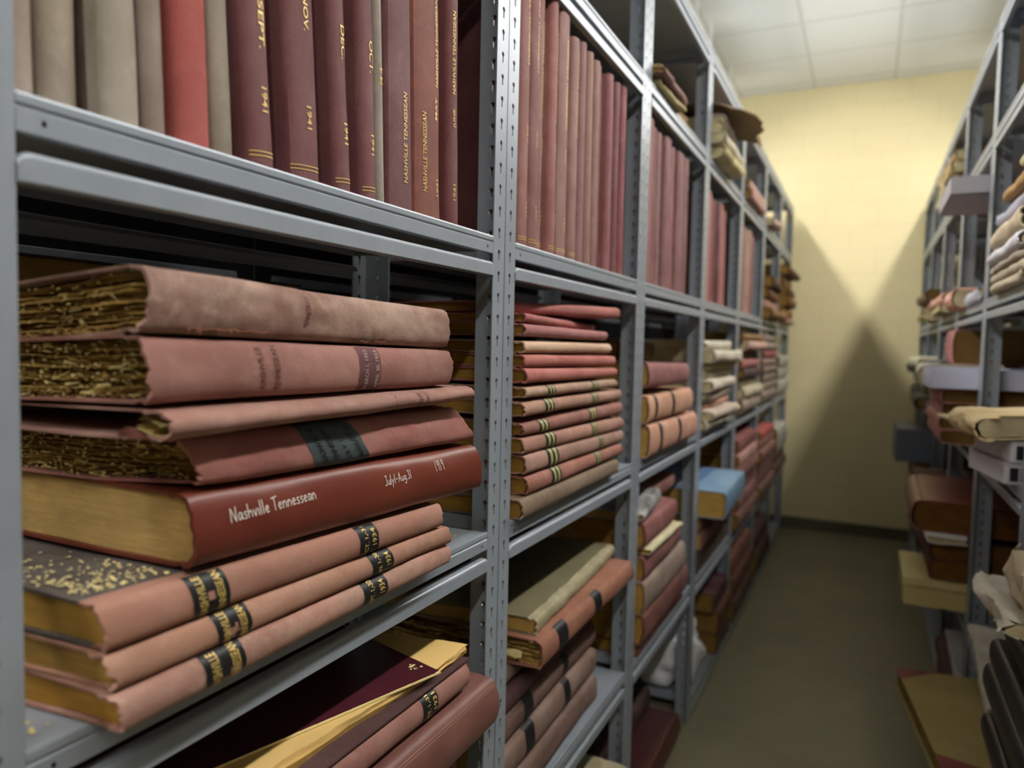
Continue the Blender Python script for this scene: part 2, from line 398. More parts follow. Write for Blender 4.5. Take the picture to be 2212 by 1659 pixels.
def stand_book(name, label, cat, x, y0, y1, z, H, W=0.46, lean=0.0, mat=None, pg=None, bulge=0.008, amp=0.0008, nu=8, group=None, seed=None, yaw=0.0, fray=0.0, side=1, t=0.003, na=8):
    """a volume standing upright; side=1: its spine faces +x, side=-1: faces -x. lean in degrees tips the head towards -y"""
    seed = rnd.uniform(0, 50) if seed is None else seed; T = y1-y0
    fm = (lambda u, v, w: (w, v-T/2, u)) if side == 1 else (lambda u, v, w: (-w, T/2-v, u))
    root = thing(name, label, cat, (x, (y0+y1)/2, z + (math.sin(math.radians(abs(lean)))*T/2)), group, (math.radians(lean), 0, math.radians(yaw)))
    B = Book(H, T, W, fm, bulge, t, amp, seed, nu, na, (0,0), fray); B.root = root
    B.c = B.cover(mat or cloth((112,58,58)), root); B.p = B.block(pg or PG, root)
    return B

# ------------------------------------------------------------------ room
def uvworld(n): return n.new('ShaderNodeTexCoord').outputs['Object']
def wall_mat(name, rgb, blocks=True, mort=0.5):
    m, n, l, bs = nt_new(name); oc = uvworld(n)
    sep = n.new('ShaderNodeSeparateXYZ'); l.new(oc, sep.inputs[0]); cb = n.new('ShaderNodeCombineXYZ')
    ad = n.new('ShaderNodeMath'); ad.operation = 'ADD'; l.new(sep.outputs[0], ad.inputs[0]); l.new(sep.outputs[1], ad.inputs[1])
    l.new(ad.outputs[0], cb.inputs[0]); l.new(sep.outputs[2], cb.inputs[1])
    br = n.new('ShaderNodeTexBrick'); l.new(cb.outputs[0], br.inputs['Vector']); br.inputs['Scale'].default_value = 1.0
    br.inputs['Brick Width'].default_value = 0.406; br.inputs['Row Height'].default_value = 0.203; br.inputs['Mortar Size'].default_value = 0.006; br.inputs['Mortar Smooth'].default_value = 0.6
    t = tex(n, l, oc, 3, 5, 0.6); t2 = tex(n, l, oc, 90, 4, 0.7)
    c = mixc(n, l, ramp(n, l, t, [(0.4, (0,0,0,1)), (0.8, (0.4,)*3+(1,))]), lin(rgb), shade(lin(rgb), 0.9))
    c = mixc(n, l, ramp(n, l, br.outputs['Fac'], [(0.0, (0,0,0,1)), (1.0, (mort,)*3+(1,))]), c, shade(lin(rgb), 0.86))
    l.new(c, bs.inputs['Base Color']); bs.inputs['Roughness'].default_value = 0.6
    s_ = n.new('ShaderNodeMath'); s_.operation = 'MULTIPLY_ADD'; l.new(br.outputs['Fac'], s_.inputs[0]); s_.inputs[1].default_value = -1.0; l.new(t2, s_.inputs[2])
    bump(n, l, s_.outputs[0], bs, 0.3, 0.004)
    return m
WALL = wall_mat('painted_block_wall', (228,214,166))
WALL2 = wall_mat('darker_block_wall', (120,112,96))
def floor_mat():
    m, n, l, bs = nt_new('sealed_concrete_floor'); oc = uvworld(n)
    t = tex(n, l, oc, 1.6, 8, 0.65); t2 = tex(n, l, oc, 22, 6, 0.7)
    c = mixc(n, l, ramp(n, l, t, [(0.35, (0,0,0,1)), (0.7, (1,)*3+(1,))]), lin((134,127,102)), lin((118,111,89)))
    c = mixc(n, l, ramp(n, l, t2, [(0.5, (0,0,0,1)), (0.8, (0.35,)*3+(1,))]), c, lin((92,85,68)))
    l.new(c, bs.inputs['Base Color']); bs.inputs['Roughness'].default_value = 0.5; bump(n, l, t2, bs, 0.1, 0.002)
    return m
def ceil_mat():
    m, n, l, bs = nt_new('ceiling_tiles'); oc = uvworld(n)
    br = n.new('ShaderNodeTexBrick'); mp = n.new('ShaderNodeMapping'); mp.inputs['Location'].default_value = (0.499, 0.01, 0); l.new(oc, mp.inputs[0]); l.new(mp.outputs[0], br.inputs['Vector'])
    br.inputs['Scale'].default_value = 1.0; br.offset = 0.0
    br.inputs['Brick Width'].default_value = 0.61; br.inputs['Row Height'].default_value = 0.61; br.inputs['Mortar Size'].default_value = 0.012; br.inputs['Mortar Smooth'].default_value = 0.1
    t = tex(n, l, oc, 120, 3, 0.6)
    c = mixc(n, l, ramp(n, l, t, [(0.55, (0,0,0,1)), (0.75, (0.3,)*3+(1,))]), lin((226,226,218)), lin((190,190,184)))
    c = mixc(n, l, br.outputs['Fac'], c, lin((206,206,196)))
    l.new(c, bs.inputs['Base Color']); bs.inputs['Roughness'].default_value = 0.8
    bump(n, l, br.outputs['Fac'], bs, 0.5, 0.004)
    return m
CEILZ = 3.83; WY = 6.87
def slab(name, dims, mat, label):
    o = boxo(name, dims, mat); return tag(o, label, None, None, 'structure')
slab('floor', (-4.6, 3.6, -3.1, WY, -0.1, 0.0), floor_mat(), 'dull brown-grey sealed concrete floor of the aisle')
slab('ceiling', (-4.6, 3.6, -3.1, WY, CEILZ, CEILZ+0.1), ceil_mat(), 'white suspended ceiling of square lay-in tiles')
slab('wall_end', (-4.7, 3.7, WY, WY+0.15, -0.1, CEILZ+0.1), WALL, 'pale yellow painted block wall closing the end of the aisle')
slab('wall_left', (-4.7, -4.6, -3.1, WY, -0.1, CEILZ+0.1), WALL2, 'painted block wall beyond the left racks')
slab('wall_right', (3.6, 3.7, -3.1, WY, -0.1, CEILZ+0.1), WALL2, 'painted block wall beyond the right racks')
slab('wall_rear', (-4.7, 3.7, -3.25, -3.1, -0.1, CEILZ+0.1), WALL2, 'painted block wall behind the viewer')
slab('baseboard_end', (-4.6, 3.6, WY-0.012, WY-0.0005, 0.0005, 0.10), plain((92,86,70), 0.5, name='vinyl_base'), 'dull vinyl cove base along the end wall')

# ------------------------------------------------------------------ lamps over the two shelving rows
m, n, l, bs = nt_new('lamp_diffuser'); bs.inputs['Base Color'].default_value = (0.9, 0.9, 0.9, 1); bs.inputs['Emission Color'].default_value = (1.0, 0.975, 0.935, 1)
bs.inputs['Emission Strength'].default_value = LAMP_E; DIFF = m
HOUS = plain((225,225,222), 0.4)
def lamp(x, y, zc, k, row):
    t = thing('strip_light', 'white fluorescent strip light hung under the ceiling above the %s' % row, 'ceiling light', (x, y, zc), 'strip lights above the racks')
    boxo('housing', (-0.08, 0.08, -0.6, 0.6, 0.03, 0.07), HOUS, t)
    V, F = [], []; prof = [(-0.048, 0.03), (-0.048, 0.012), (-0.036, -0.008), (-0.015, -0.018), (0.015, -0.018), (0.036, -0.008), (0.048, 0.012), (0.048, 0.03)]
    extr('diffuser', prof, -0.59, 0.59, DIFF, t)
    for yy in (-0.4, 0.4): boxo('hanger', (-0.008, 0.008, yy-0.008, yy+0.008, 0.07, CEILZ-zc), HOUS, t)
for row, (x, z) in zip(('left rack', 'right rack'), LAMP_ROWS):
    for k, y in enumerate(LAMP_Y): lamp(x, y, z, k, row)

# ------------------------------------------------------------------ steel shelving
PITCH = 0.0394; NCELL = 71; PH = PITCH*NCELL
def keyhole(cx, cy):
    P = []
    r_, sw = 0.0046, 0.0021; a0 = math.asin(sw/r_)
    for k in range(11):
        a = -math.pi/2 + a0 + (2*math.pi-2*a0)*k/10; P.append((cx+r_*math.cos(a), cy+0.005+r_*math.sin(a)))
    for k in range(5):
        a = math.pi + math.pi*k/4; P.append((cx+sw*math.cos(a), cy-0.0085+sw*math.sin(a)))
    return P[::-1]
def strip(width, cx, plane, th=0.0018):
    """a perforated strip: returns verts, faces in (a, b, c) = across, height, thickness"""
    rect = [(0,0),(width,0),(width,PITCH),(0,PITCH)]; hole = keyhole(cx, PITCH/2)
    tri = tessellate_polygon([[Vector((a,b,0)) for a,b in rect], [Vector((a,b,0)) for a,b in hole]])
    pts = rect+hole; V, F = [], []; nh = len(hole)
    for k in range(NCELL):
        b = len(V)
        V += [(x, y+k*PITCH, 0) for x, y in pts] + [(x, y+k*PITCH, th) for x, y in pts]
        n_ = len(pts)
        F += [[b+i for i in t_] for t_ in tri] + [[b+n_+i for i in t_] for t_ in tri]
        for i in range(nh): j = (i+1) % nh; F.append([b+4+i, b+4+j, b+n_+4+j, b+n_+4+i])
        F.append([b, b+3, b+n_+3, b+n_]); F.append([b+1, b+2, b+n_+2, b+n_+1])
    return V, F
_posts = {}
FW, FD = 0.0445, 0.058
def post_mesh(sx, sy):
    """strip lies in the face plane x=0 running towards sy*y; flange at y=0 running back along -sx*x"""
    if (sx, sy) in _posts: return _posts[(sx, sy)]
    V, F = strip(FW, FW*0.5, 0); VV = [(-sx*(c), sy*a, b) for a, b, c in V]; FF = list(F)
    V, F = strip(FD, FD*0.52, 0); o_ = len(VV); VV += [(-sx*(a), sy*c, b) for a, b, c in V]; FF += [[o_+i for i in q] for q in F]
    me = bpy.data.meshes.new('post'); me.from_pydata(VV, [], FF)
    bm = bmesh.new(); bm.from_mesh(me); bmesh.ops.remove_doubles(bm, verts=bm.verts, dist=1e-6); bmesh.ops.recalc_face_normals(bm, faces=bm.faces); bm.to_mesh(me); bm.free()
    me.materials.append(STEEL); _posts[(sx, sy)] = me; return me
DK = 0.315
def unit(label, xf, sg, y0, y1, decks, group, cat='shelving unit', top_blocker=0.0):
    """xf: face plane, sg=+1 face looks to +x, decks: list of deck heights"""
    t = thing('steel_shelving_unit', label, cat, (xf, y0, 0), group)
    L = y1-y0; e = 0.0006
    for x_, sx in ((0, sg), (-sg*(DK+0.004), -sg)):
        for yy, sy in ((e, 1), (L-e, -1)):
            o = bpy.data.objects.new('post', post_mesh(sx, sy)); COL.objects.link(o); o.parent = t; o.location = (x_, yy, 0.0)
            V, F = [], []; boxv(min(0, -sx*0.04), max(0, -sx*0.04), min(0, sy*0.04), max(0, sy*0.04), 0.0, 0.004, V, F)
    for z in decks:
        a, b = FW+0.0015, L-FW-0.0015; m_ = sg
        prof = [(-DK, -0.026), (-DK, -0.001), (-DK+0.001, 0), (-0.008, 0), (-0.0045, 0.0016), (-0.001, 0.0008), (-0.0002, -0.0015), (-0.0002, -0.0078), (-0.0022, -0.0092), (-0.0022, -0.0110), (-0.0002, -0.0126), (-0.0002, -0.0305), (-0.0012, -0.0315), (-0.012, -0.0315), (-0.012, -0.030), (-0.0035, -0.0298), (-0.0035, -0.002), (-DK+0.002, -0.002), (-DK+0.002, -0.026)]
        V, F = [], []
        extr('', [(m_*x, z+zz) for x, zz in prof], a, b, None, None, True, V, F)
        # side returns of the deck tray
        for ya, yb in ((a, a+0.0015), (b-0.0015, b)): boxv(min(-m_*DK, -m_*0.002), max(-m_*DK, -m_*0.002), ya, yb, z-0.026, z-0.0025, V, F)
        if z == ST and top_blocker: boxv(min(-m_*0.004, -m_*top_blocker), max(-m_*0.004, -m_*top_blocker), 0.002, L-0.002, z-0.0019, z-0.0003, V, F)  # top sheet widened to keep lamp light out of the gap behind
        nsteel = len(F)
        for yh in (a+0.022, b-0.022):
            c0 = len(V); V.append((m_*0.0001, yh, z-0.0205))
            for q in range(10): V.append((m_*0.0001, yh+0.0022*math.cos(q*math.pi/5), z-0.0205+0.0028*math.sin(q*math.pi/5)))
            for q in range(10): F.append([c0, c0+1+q, c0+1+(q+1) % 10])
        mk('deck', V, F, [STEEL, DARKHOLE], t, mi=[0]*nsteel + [1]*20)
        for face in (1, 0):
            V, F = [], []
            pr_ = [(-0.016, -0.0465), (-0.0035, -0.0455), (-0.0015, -0.0458), (0.0008, -0.0466), (0.0024, -0.0480), (0.0033, -0.0497), (0.0036, -0.0515), (0.0036, -0.0702), (0.0028, -0.0712), (0.0015, -0.0716), (-0.012, -0.0716), (-0.012, -0.070), (0.0012, -0.0698), (0.0012, -0.052), (-0.004, -0.0488), (-0.016, -0.0490)]
            secs = [(a-0.0005, 0.55, 0.008), (a+0.003, 0.85, 0.003), (a+0.009, 1, 0), (b-0.009, 1, 0), (b-0.003, 0.85, 0.003), (b+0.0005, 0.55, 0.008)]
            n_ = len(pr_)
            for ys, k, dr in secs:
                for x, zz in pr_:
                    xx = x*(k if x > 0 else 1); z2 = zz - dr*max(0, (zz+0.0715)/0.026)
                    X = m_*xx if face else m_*(-DK-0.004-xx)
                    V.append((X, ys, z+z2))
            for s_ in range(len(secs)-1):
                for i in range(n_): j = (i+1) % n_; q = s_*n_; F.append([q+i, q+j, q+n_+j, q+n_+i])
            F.append(list(range(n_))); F.append([(len(secs)-1)*n_+i for i in range(n_)])
            # hook slot mark near the end of the beam
            mk('beam', V, F, STEEL, t)
    return t
S0, S1, S2, S3, S4, ST = 2.3846, 1.784, 1.241, 0.633, 0.080, 2.790
XL, XR = -0.615, 0.379
Y0 = 0.3096; BAY = 0.914
YL = [Y0+BAY*k for k in range(8)]
S3B = [0.603, 0.603, 0.603, 0.603, 0.603, 0.603, 0.603]
NTH = ['nearest', 'second', 'third', 'fourth', 'fifth', 'sixth', 'seventh']
BLOCKER = plain((26,27,29), 0.6, 0.3, name='light_blocker_dark')
def add_blocker(t, x0, y0, y1, z0, z1):  # added unseen dark sheet behind a rack, keeps the shelf interiors black
    p = t.location; boxo('added_light_blocker', (x0-p.x, x0-p.x+0.0012, y0-p.y+0.003, y1-p.y-0.003, z0, z1), BLOCKER, t)
for k in range(7):
    dk = [ST, S0, S1, S2, S3B[k]] + ([S4] if k != 2 else [])
    unit('grey steel shelving unit of bound volumes, %s bay along the left of the aisle' % NTH[k], XL, 1, YL[k], YL[k+1], dk, 'steel shelving along the left of the aisle', top_blocker=.63)
XB = XL-DK-0.004-0.31
for k in range(7):
    t = unit('grey steel shelving unit standing behind the %s left bay, facing the next aisle' % NTH[k], XB-DK-0.004, -1, YL[k], YL[k+1], [ST, S0, S1, S2, 0.6, S4], 'steel shelving backing the left row')
    if k: add_blocker(t, XB+0.002, YL[k], YL[k+1], 0.02, ST-0.03)
    else: add_blocker(t, XB+0.002, YL[k], YL[k+1], 0.02, 1.60); add_blocker(t, XB+0.002, YL[k], YL[k+1], S1-0.071, ST-0.03)
YR = [2.235-0.914+BAY*k for k in range(7)]
for k in range(6):
    t = unit('grey steel shelving unit, %s bay in view along the right of the aisle' % NTH[k], XR, -1, YR[k], YR[k+1], [ST, S0, S1, S2, 0.603, S4], 'steel shelving along the right of the aisle', top_blocker=.62)
    add_blocker(t, XR+DK+0.30, YR[k], YR[k+1], 0.02, ST-0.03)
for k in range(2):
    unit('grey steel shelving unit across the next aisle, glimpsed through the %s left bay' % NTH[k], -2.57, 1, YL[k]+0.3, YL[k+1]+0.3, [ST, S0, S1, S2, 0.6], 'steel shelving across the next aisle')

# ------------------------------------------------------------------ near stack on the middle shelf
UP, LF = (0, 1), (-1, 0)
ROSE = (158,104,98); DUSTY = (168,116,102); PEACH = (186,134,112); MAR = (104,52,52)
G = 'bound newspapers stacked in the nearest bay'
b1 = stack_book('bound_newspaper', 'thick worn brown-pink cloth volume with torn cloth, on top of the nearest stack', 'book',
    -.585,.443,-.585,.955, 1.594,1.655,1.583,1.6405, 0.47, cloth((150,110,94), 0.95, seed=1, light=(188,156,138)), bulge=.012, amp=.0022, nu=44, group=G, slant=(-.006,.012), fray=.006, dz=-.034, seed=1.3, na=16,
    rag=dict(layers=30, jit=.014, sq=.014, chips=420), crease=.0022)
THREAD = plain((206,142,116), 0.8, 0.2, name='frayed_cloth')
V, F = [], []
def frayline(B, u0, u1, q, n_, ln, V, F, rr=random.Random(3)):
    for k in range(n_):
        uu = u0+(u1-u0)*k/n_; a = B.at(uu, q+.0008*math.sin(k), .0012); b = B.at(uu+(u1-u0)/n_, q+.0008*math.sin(k+1), .0012)
        c = b+Vector((0.0006, 0, .0013)); d = a+Vector((.0006, 0, .0011)); i = len(V); V += [a, b, c, d]; F.append([i, i+1, i+2, i+3])
        if rr.random() < .3:
            i = len(V); e = a+Vector((.001, rr.uniform(-.004, .004), -rr.uniform(.002, ln))); V += [a, a+Vector((0, .0007, 0)), e]; F.append([i, i+1, i+2])
frayline(b1, .045, .145, -.0235, 26, .006, V, F); frayline(b1, .30, .318, -.027, 6, .003, V, F); frayline(b1, .33, .352, -.026, 9, .005, V, F)
mk('frayed_cloth', V, F, THREAD, b1.root)
b1.text('TENNESSEAN', (.205, -.016), UP, LF, .036, .008, BLIND, b1.root, .0004)
b2 = stack_book('bound_newspaper', 'thick dusty rose cloth volume dated 1923, second from the top of the nearest stack', 'book',
    -.585,.437,-.583,.967, 1.530,1.592,1.5245,1.5795, 0.47, cloth((162,106,94), 0.6, seed=2, light=(186,140,126)), bulge=.012, amp=.0012, nu=44, group=G, slant=(.010,.0), fray=.005, dz=-.016, seed=4.1, na=16,
    rag=dict(layers=46, jit=.012, sq=.010, chips=760), crease=.0008)
b2.text('NASHVILLE', (.139, -.020), UP, LF, .044, .0085, BLIND, b2.root); b2.text('TENNESSEAN', (.161, -.022), UP, LF, .048, .0085, BLIND, b2.root)
b2.patch('spine_label', .300, .345, -.030, .030, cloth((112,64,66), .4, seed=6), b2.root, .0005, .0006)
SIL = plain((168,150,140), .6, .3, name='worn_lettering')
b2.text('MARCH 1, 1923', (.319, -.026), UP, LF, .050, .0085, SIL, b2.root, .0014); b2.text('APRIL 30, 1923', (.341, -.026), UP, LF, .050, .0085, SIL, b2.root, .0014)
b3 = stack_book('empty_book_cover', 'limp loose cloth case without pages, curled open, in the middle of the nearest stack', 'book cover',
    -.570,.446,-.574,1.0, 1.4975,1.524,1.4985,1.5235, 0.40, cloth((168,118,104), 0.55, seed=3, light=(190,150,134)), bulge=.022, amp=.0016, nu=44, group=None, slant=(-.004,.002), fray=.007, dz=-.004, seed=9.7, na=16, t=.0022, block=False, crease=.001)
# the turned-in flap and the crumpled lining paper at the open end
V, F, UV = [], [], []
for k in range(7):
    for j in range(5):
        V.append(b3.warp(.002-.006*math.sin(k*.5)-j*.001, .0022+j*.0022*math.sin(k/6*math.pi), -.045+.05*k/6)); UV.append((k*.01, j*.01))
for k in range(6):
    for j in range(4): a = k*5+j; F.append([a, a+1, a+6, a+5])
mk('torn_flap', V, F, cloth((186,112,100), .3, seed=8), b3.root, True, UV)
V, F = [], []; rr = random.Random(4)
for k in range(9):
    i = len(V); v0 = .005+.0017*k; c0 = -.004-rr.uniform(0, .012)
    for q in range(6): wv = .0025*math.sin(q*1.1+k); V.append(b3.warp(.006+rr.uniform(0, .003), min(.023, v0+wv*.6), c0-.022+.006*q)); V.append(b3.warp(.05, min(.023, v0+wv*.6), c0-.022+.006*q))
    for q in range(5): F.append([i+2*q, i+2*q+1, i+2*q+3, i+2*q+2])
mk('lining_paper', V, F, CHIP, b3.root)
b3.text('TENNESSEAN', (.398, .0135), (0,-1), (1,0), .027, .009, BLIND, b3.root, .0007); b3.text('NASHVILLE', (.416, .0125), (0,-1), (1,0), .025, .0075, BLIND, b3.root, .0007)
b3.patch('spine_thread', .345, .3458, -.017, .017, plain((84,50,44)), b3.root, .0009, .004)
b4 = stack_book('bound_newspaper', 'rose cloth volume with faded dark spine label and flaking pages, under the limp cover', 'book',
    -.582,.478,-.583,.985, 1.4435,1.4965,1.4325,1.4895, 0.46, cloth((178,106,96), 0.5, seed=5, light=(196,144,132)), bulge=.010, amp=.0022, nu=44, group=G, slant=(.024,.072), fray=.005, dz=-.004, seed=14.2, na=16,
    rag=dict(layers=48, jit=.012, sq=.010, chips=900), crease=.0016)
b4.patch('spine_label', .150, .246, -.028, .034, TEALLAB, b4.root, .0007, .0016)
for k, (tx, uu) in enumerate((('NASHVILLE', .172), ('TENNESSEAN', .192), ('JULY 1,', .215), ('AUGUST 31', .236))): b4.text(tx, (uu, -.022), UP, LF, .044 if k != 2 else .03, .0095, TEALTXT, b4.root, .0014)
b5 = stack_book('bound_newspaper', 'smooth reddish-brown leather volume hand-lettered in white ink with the year 1919', 'book',
    -.588,.484,-.586,1.052, 1.3645,1.442,1.3455,1.4235, 0.46, leather((106,42,29), 0.38, 2.0, light=(142,76,56), wear=.45), bulge=.017, amp=.0011, nu=44, group=G, slant=(.010,.020), fray=.003, dz=.004, seed=21.0, na=18, t=.004, pg=pages((212,178,112), (140,100,44), 12.0, 0.5, 260), sq=.005, crease=.0006)
for s_, u0, q0, sc in (('Nashville Tennessean', .043, .004, 0), ('July1-Aug.31', .303, .006, .063), ('1919', .430, .010, .026)):
    pl, wd = hand(s_); k = (.128 if not sc else sc)/wd; b5.strokes(pl, (u0, q0), (1, .04), (0, 1), k, .0011, WHITEINK, b5.root)
b6 = stack_book('bound_newspaper', 'pink cloth volume with paper flakes on its cover, right under the 1919 leather volume', 'book',
    -.580,.390,-.582,.947, 1.3185,1.3635,1.3065,1.344, 0.46, [cloth((180,124,102), 0.45, seed=7, light=(194,146,128)), cloth((92,82,76), 0.5, seed=31)], bulge=.009, amp=.0010, nu=36, group=G, slant=(.012,.002), fray=.004, dz=0, seed=25.2, na=14, pg=pages((206,162,78), (120,80,26), 14.0, 0.5, 220), crease=.0006)
b7 = stack_book('bound_newspaper', 'dusty pink cloth volume labelled June 1934, second from the bottom of the nearest stack', 'book',
    -.578,.397,-.582,.967, 1.281,1.3180,1.275,1.306, 0.46, cloth((188,134,108), 0.6, seed=9, light=(204,160,138)), bulge=.009, amp=.0012, nu=36, group=G, slant=(.010,.008), fray=.007, dz=0, seed=30.9, na=14, pg=pages((196,158,84), (110,76,28), 15.0, 0.6, 240), crease=.0010)
b8 = stack_book('bound_newspaper', 'dusty pink cloth volume labelled September 1934, lowest of the nearest stack', 'book',
    -.574,.402,-.583,.975, 1.2425,1.2805,1.2425,1.2745, 0.46, cloth((184,130,112), 0.65, seed=11, light=(208,170,150)), bulge=.009, amp=.0012, nu=36, group=G, slant=(.010,.004), fray=.005, dz=0, seed=35.5, na=14, pg=pages((208,156,66), (120,78,20), 17.0, 0.6, 200), crease=.0008)
for B, u0, u1, d0, d1, dt, yr_, bite in ((b6, .090, .136, .350, .390, 'OCT. 1,-31', '1934', (.5, .5, .14)), (b7, .112, .157, .368, .416, 'JUN. 1,-30', '1934', (.45, .38, .2)), (b8, .090, .142, .347, .398, 'SEPT. 1,-30', '1934', (.75, .15, .3))):
    h = B.T*.62
    B.patch('spine_label', u0, u1, -h, h, BLACKLAB, B.root, .0006, .0016, bite=bite); B.patch('date_label', d0, d1, -h, h, BLACKLAB, B.root, .0006, .0016)
    wd = u1-u0
    B.text('NASHVILLE', (u0+wd*.36, -h*.82), UP, LF, h*1.64, wd*.21, GOLD, B.root, .0012); B.text('TENNESSEAN', (u0+wd*.86, -h*.88), UP, LF, h*1.76, wd*.21, GOLD, B.root, .0012)
    wd = d1-d0
    B.text(dt, (d0+wd*.46, -h*.85), UP, LF, h*1.7, wd*.22, GOLD, B.root, .0012); B.text(yr_, (d0+wd*.86, -h*.25), UP, LF, h*.9, wd*.22, GOLD, B.root, .0012)
# loose flakes on the exposed cover and shelf
def flakes(name, label, n_, fx, zf, size, rr):
    V, F = [], []
    for k in range(n_):
        x, y = fx(rr); z = zf(x, y)+.0012; a = rr.uniform(0, 6.28); s_ = size*rr.uniform(.35, 1.5); b = len(V); tl = rr.uniform(0, .0016)
        for q, (ra, rb) in enumerate(((1, 0), (.3, .5), (-.9, .25), (-.5, -.55), (.6, -.4))):
            ra *= rr.uniform(.7, 1.2); V.append((x+(ra*math.cos(a)-rb*math.sin(a))*s_, y+(ra*math.sin(a)+rb*math.cos(a))*s_, z+tl*(q % 2)))
        F.append([b, b+1, b+2, b+3, b+4])
    o = mk(name, V, F, CHIP); return tag(o, label, 'paper flakes', None, 'stuff')
flakes('paper_flakes', 'yellow paper flakes scattered over the exposed pink cover in the nearest stack', 230, lambda r_: (-.60-abs(r_.gauss(0, .07)), .393+.09*r_.random()**1.0), lambda x, y: 1.3642-(y-.39)*.034, .0026, random.Random(11))
flakes('paper_flakes', 'specks of paper fallen on the bare shelf beside the nearest stack', 26, lambda r_: (r_.uniform(-.70, -.63), r_.choice((r_.uniform(.36, .395), r_.uniform(1.02, 1.17)))), lambda x, y: 1.2412, .0035, random.Random(12))

# ------------------------------------------------------------------ upright volumes on the shelf above
G = 'volumes standing on the eye-level shelf of the nearest bay'
TAN1, TAN2, TAUPE = (176,156,140), (170,154,134), (142,122,110)
def std(nm, lab, x, y0, y1, rgb, lean, H=.60, **k):
    x = x-.026+(.008-k.get('bulge', .008)); y0 *= 1.024; y1 *= 1.024
    return stand_book(nm, lab, 'book', x, y0, y1, S1, H, .455, lean, rgb if not isinstance(rgb, tuple) else cloth(rgb, .4, seed=y0*20), nu=10, group=G, **k)
v1 = std('bound_newspaper', 'tan cloth volume standing beside the nearest post on the eye-level shelf', -.632, .3565,.3865, TAN1, 1.0, fray=.006)
v2 = std('bound_newspaper', 'wide tan cloth volume, second from the nearest post on the eye-level shelf', -.634, .3900,.4260, TAN2, 1.3, fray=.006)
v4 = std('bound_newspaper', 'pale grey-beige cloth volume with brown boards on the eye-level shelf', -.614, .4345,.4730, [cloth((172,160,142), .4, seed=2), cloth((96,68,54), .4, seed=3)], 2.4, fray=.006)
v5 = std('bound_newspaper', 'taupe cloth volume leaning left of the bright red one', -.614, .4760,.5010, TAUPE, 2.6)
v6 = std('bound_newspaper', 'bright coral red cloth volume on the eye-level shelf', -.606, .5080,.5480, [cloth((190,88,80), .3, seed=4), cloth((150,44,44), .2, seed=5)], 2.8)
v7 = std('bound_newspaper', 'olive grey-beige cloth volume leaning right of the bright red one', -.610, .5520,.5800, (150,136,118), 3.2)
data = [('maroon cloth volume lettered SEPT. 1941 in gold', .5925,.6300, 4.4, 'SEPT.', '1941', .178), ('maroon cloth volume lettered NOV. 1941 in gold', .6560,.7080, 4.0, 'NOV.', '1941', .214),
        ('slim maroon cloth volume lettered DEC. 1941 in gold', .7340,.7640, 3.9, 'DEC.', '1941', .206), ('maroon cloth volume lettered OCT. 1941 in gold', .7890,.8200, 3.6, 'OCT.', '1941', .208)]
for i, (lb, y0, y1, ln, mo, yr_, um) in enumerate(data):
    B = std('bound_newspaper', lb, -.600, y0, y1, [cloth((122,66,68), .25, .5, seed=40+i, light=(158,108,104)), cloth((94,40,42), .15, .45, seed=50+i)], ln, bulge=.010)
    B.text(mo, (um, -.001), (-1, 0), (0, 1), .042 if mo != 'SEPT.' else .052, .0085, GOLD, B.root); B.text(yr_, (.086, -.001), (-1, 0), (0, 1), .027, .0085, GOLD, B.root)
    h = B.T*.5
    for uu in (.010, .0145): B.patch('gilt_rule', uu, uu+.0013, -h, h, GOLD, B.root, .0006, 0.0)
v12 = std('bound_newspaper', 'narrow pale beige volume squeezed between two maroon ones on the eye-level shelf', -.606, .8285,.8435, (168,156,142), 2.6)
v12.text('E M', (.185, -.003), (-1, 0), (0, 1), .022, .0045, GOLD, v12.root)
B = std('bound_newspaper', 'plum cloth volume with upward gold title, left of the orange-brown one', -.600, .8480,.9060, cloth((122,72,76), .35, .55, seed=61, light=(166,122,124)), 2.0, bulge=.006)
B.text('NASHVILLE TENNESSEAN', (.038, .010), (1, 0), (0, -1), .128, .0095, GOLD, B.root)
B = std('bound_newspaper', 'reddish-brown cloth volume with an orange-stained right side and upward gold title', -.600, .9110,.9850, cloth((136,68,56), .5, .5, seed=62, light=(170,96,66)), 2.2, bulge=.007)
B.text('NASHVILLE TENNESSEAN', (.036, -.010), (1, 0), (0, -1), .118, .0095, GOLD, B.root); B.text('MAY', (.150, .022), (1, 0), (0, -1), .034, .0075, GOLD, B.root); B.text('1941', (.034, .026), (1, 0), (0, -1), .026, .0075, GOLD, B.root); B.text('NASHVILLE TENNESSEAN', (.20, .024), (1, 0), (0, -1), .13, .008, GOLD, B.root)
B = std('bound_newspaper', 'dark maroon volume at the far end of the nearest eye-level shelf, lettered JUNE', -.604, 1.0120,1.0440, [cloth((112,50,50), .2, .5, seed=63), cloth((92,30,32), .1, .45, seed=64)], 1.6)
B.text('JUNE', (.156, 0), (1, 0), (0, -1), .03, .0065, GOLD, B.root); B.text('1941', (.04, 0), (1, 0), (0, -1), .026, .0065, GOLD, B.root); B.text('NASHVILLE TENNESSEAN', (.21, 0), (1, 0), (0, -1), .13, .007, GOLD, B.root)

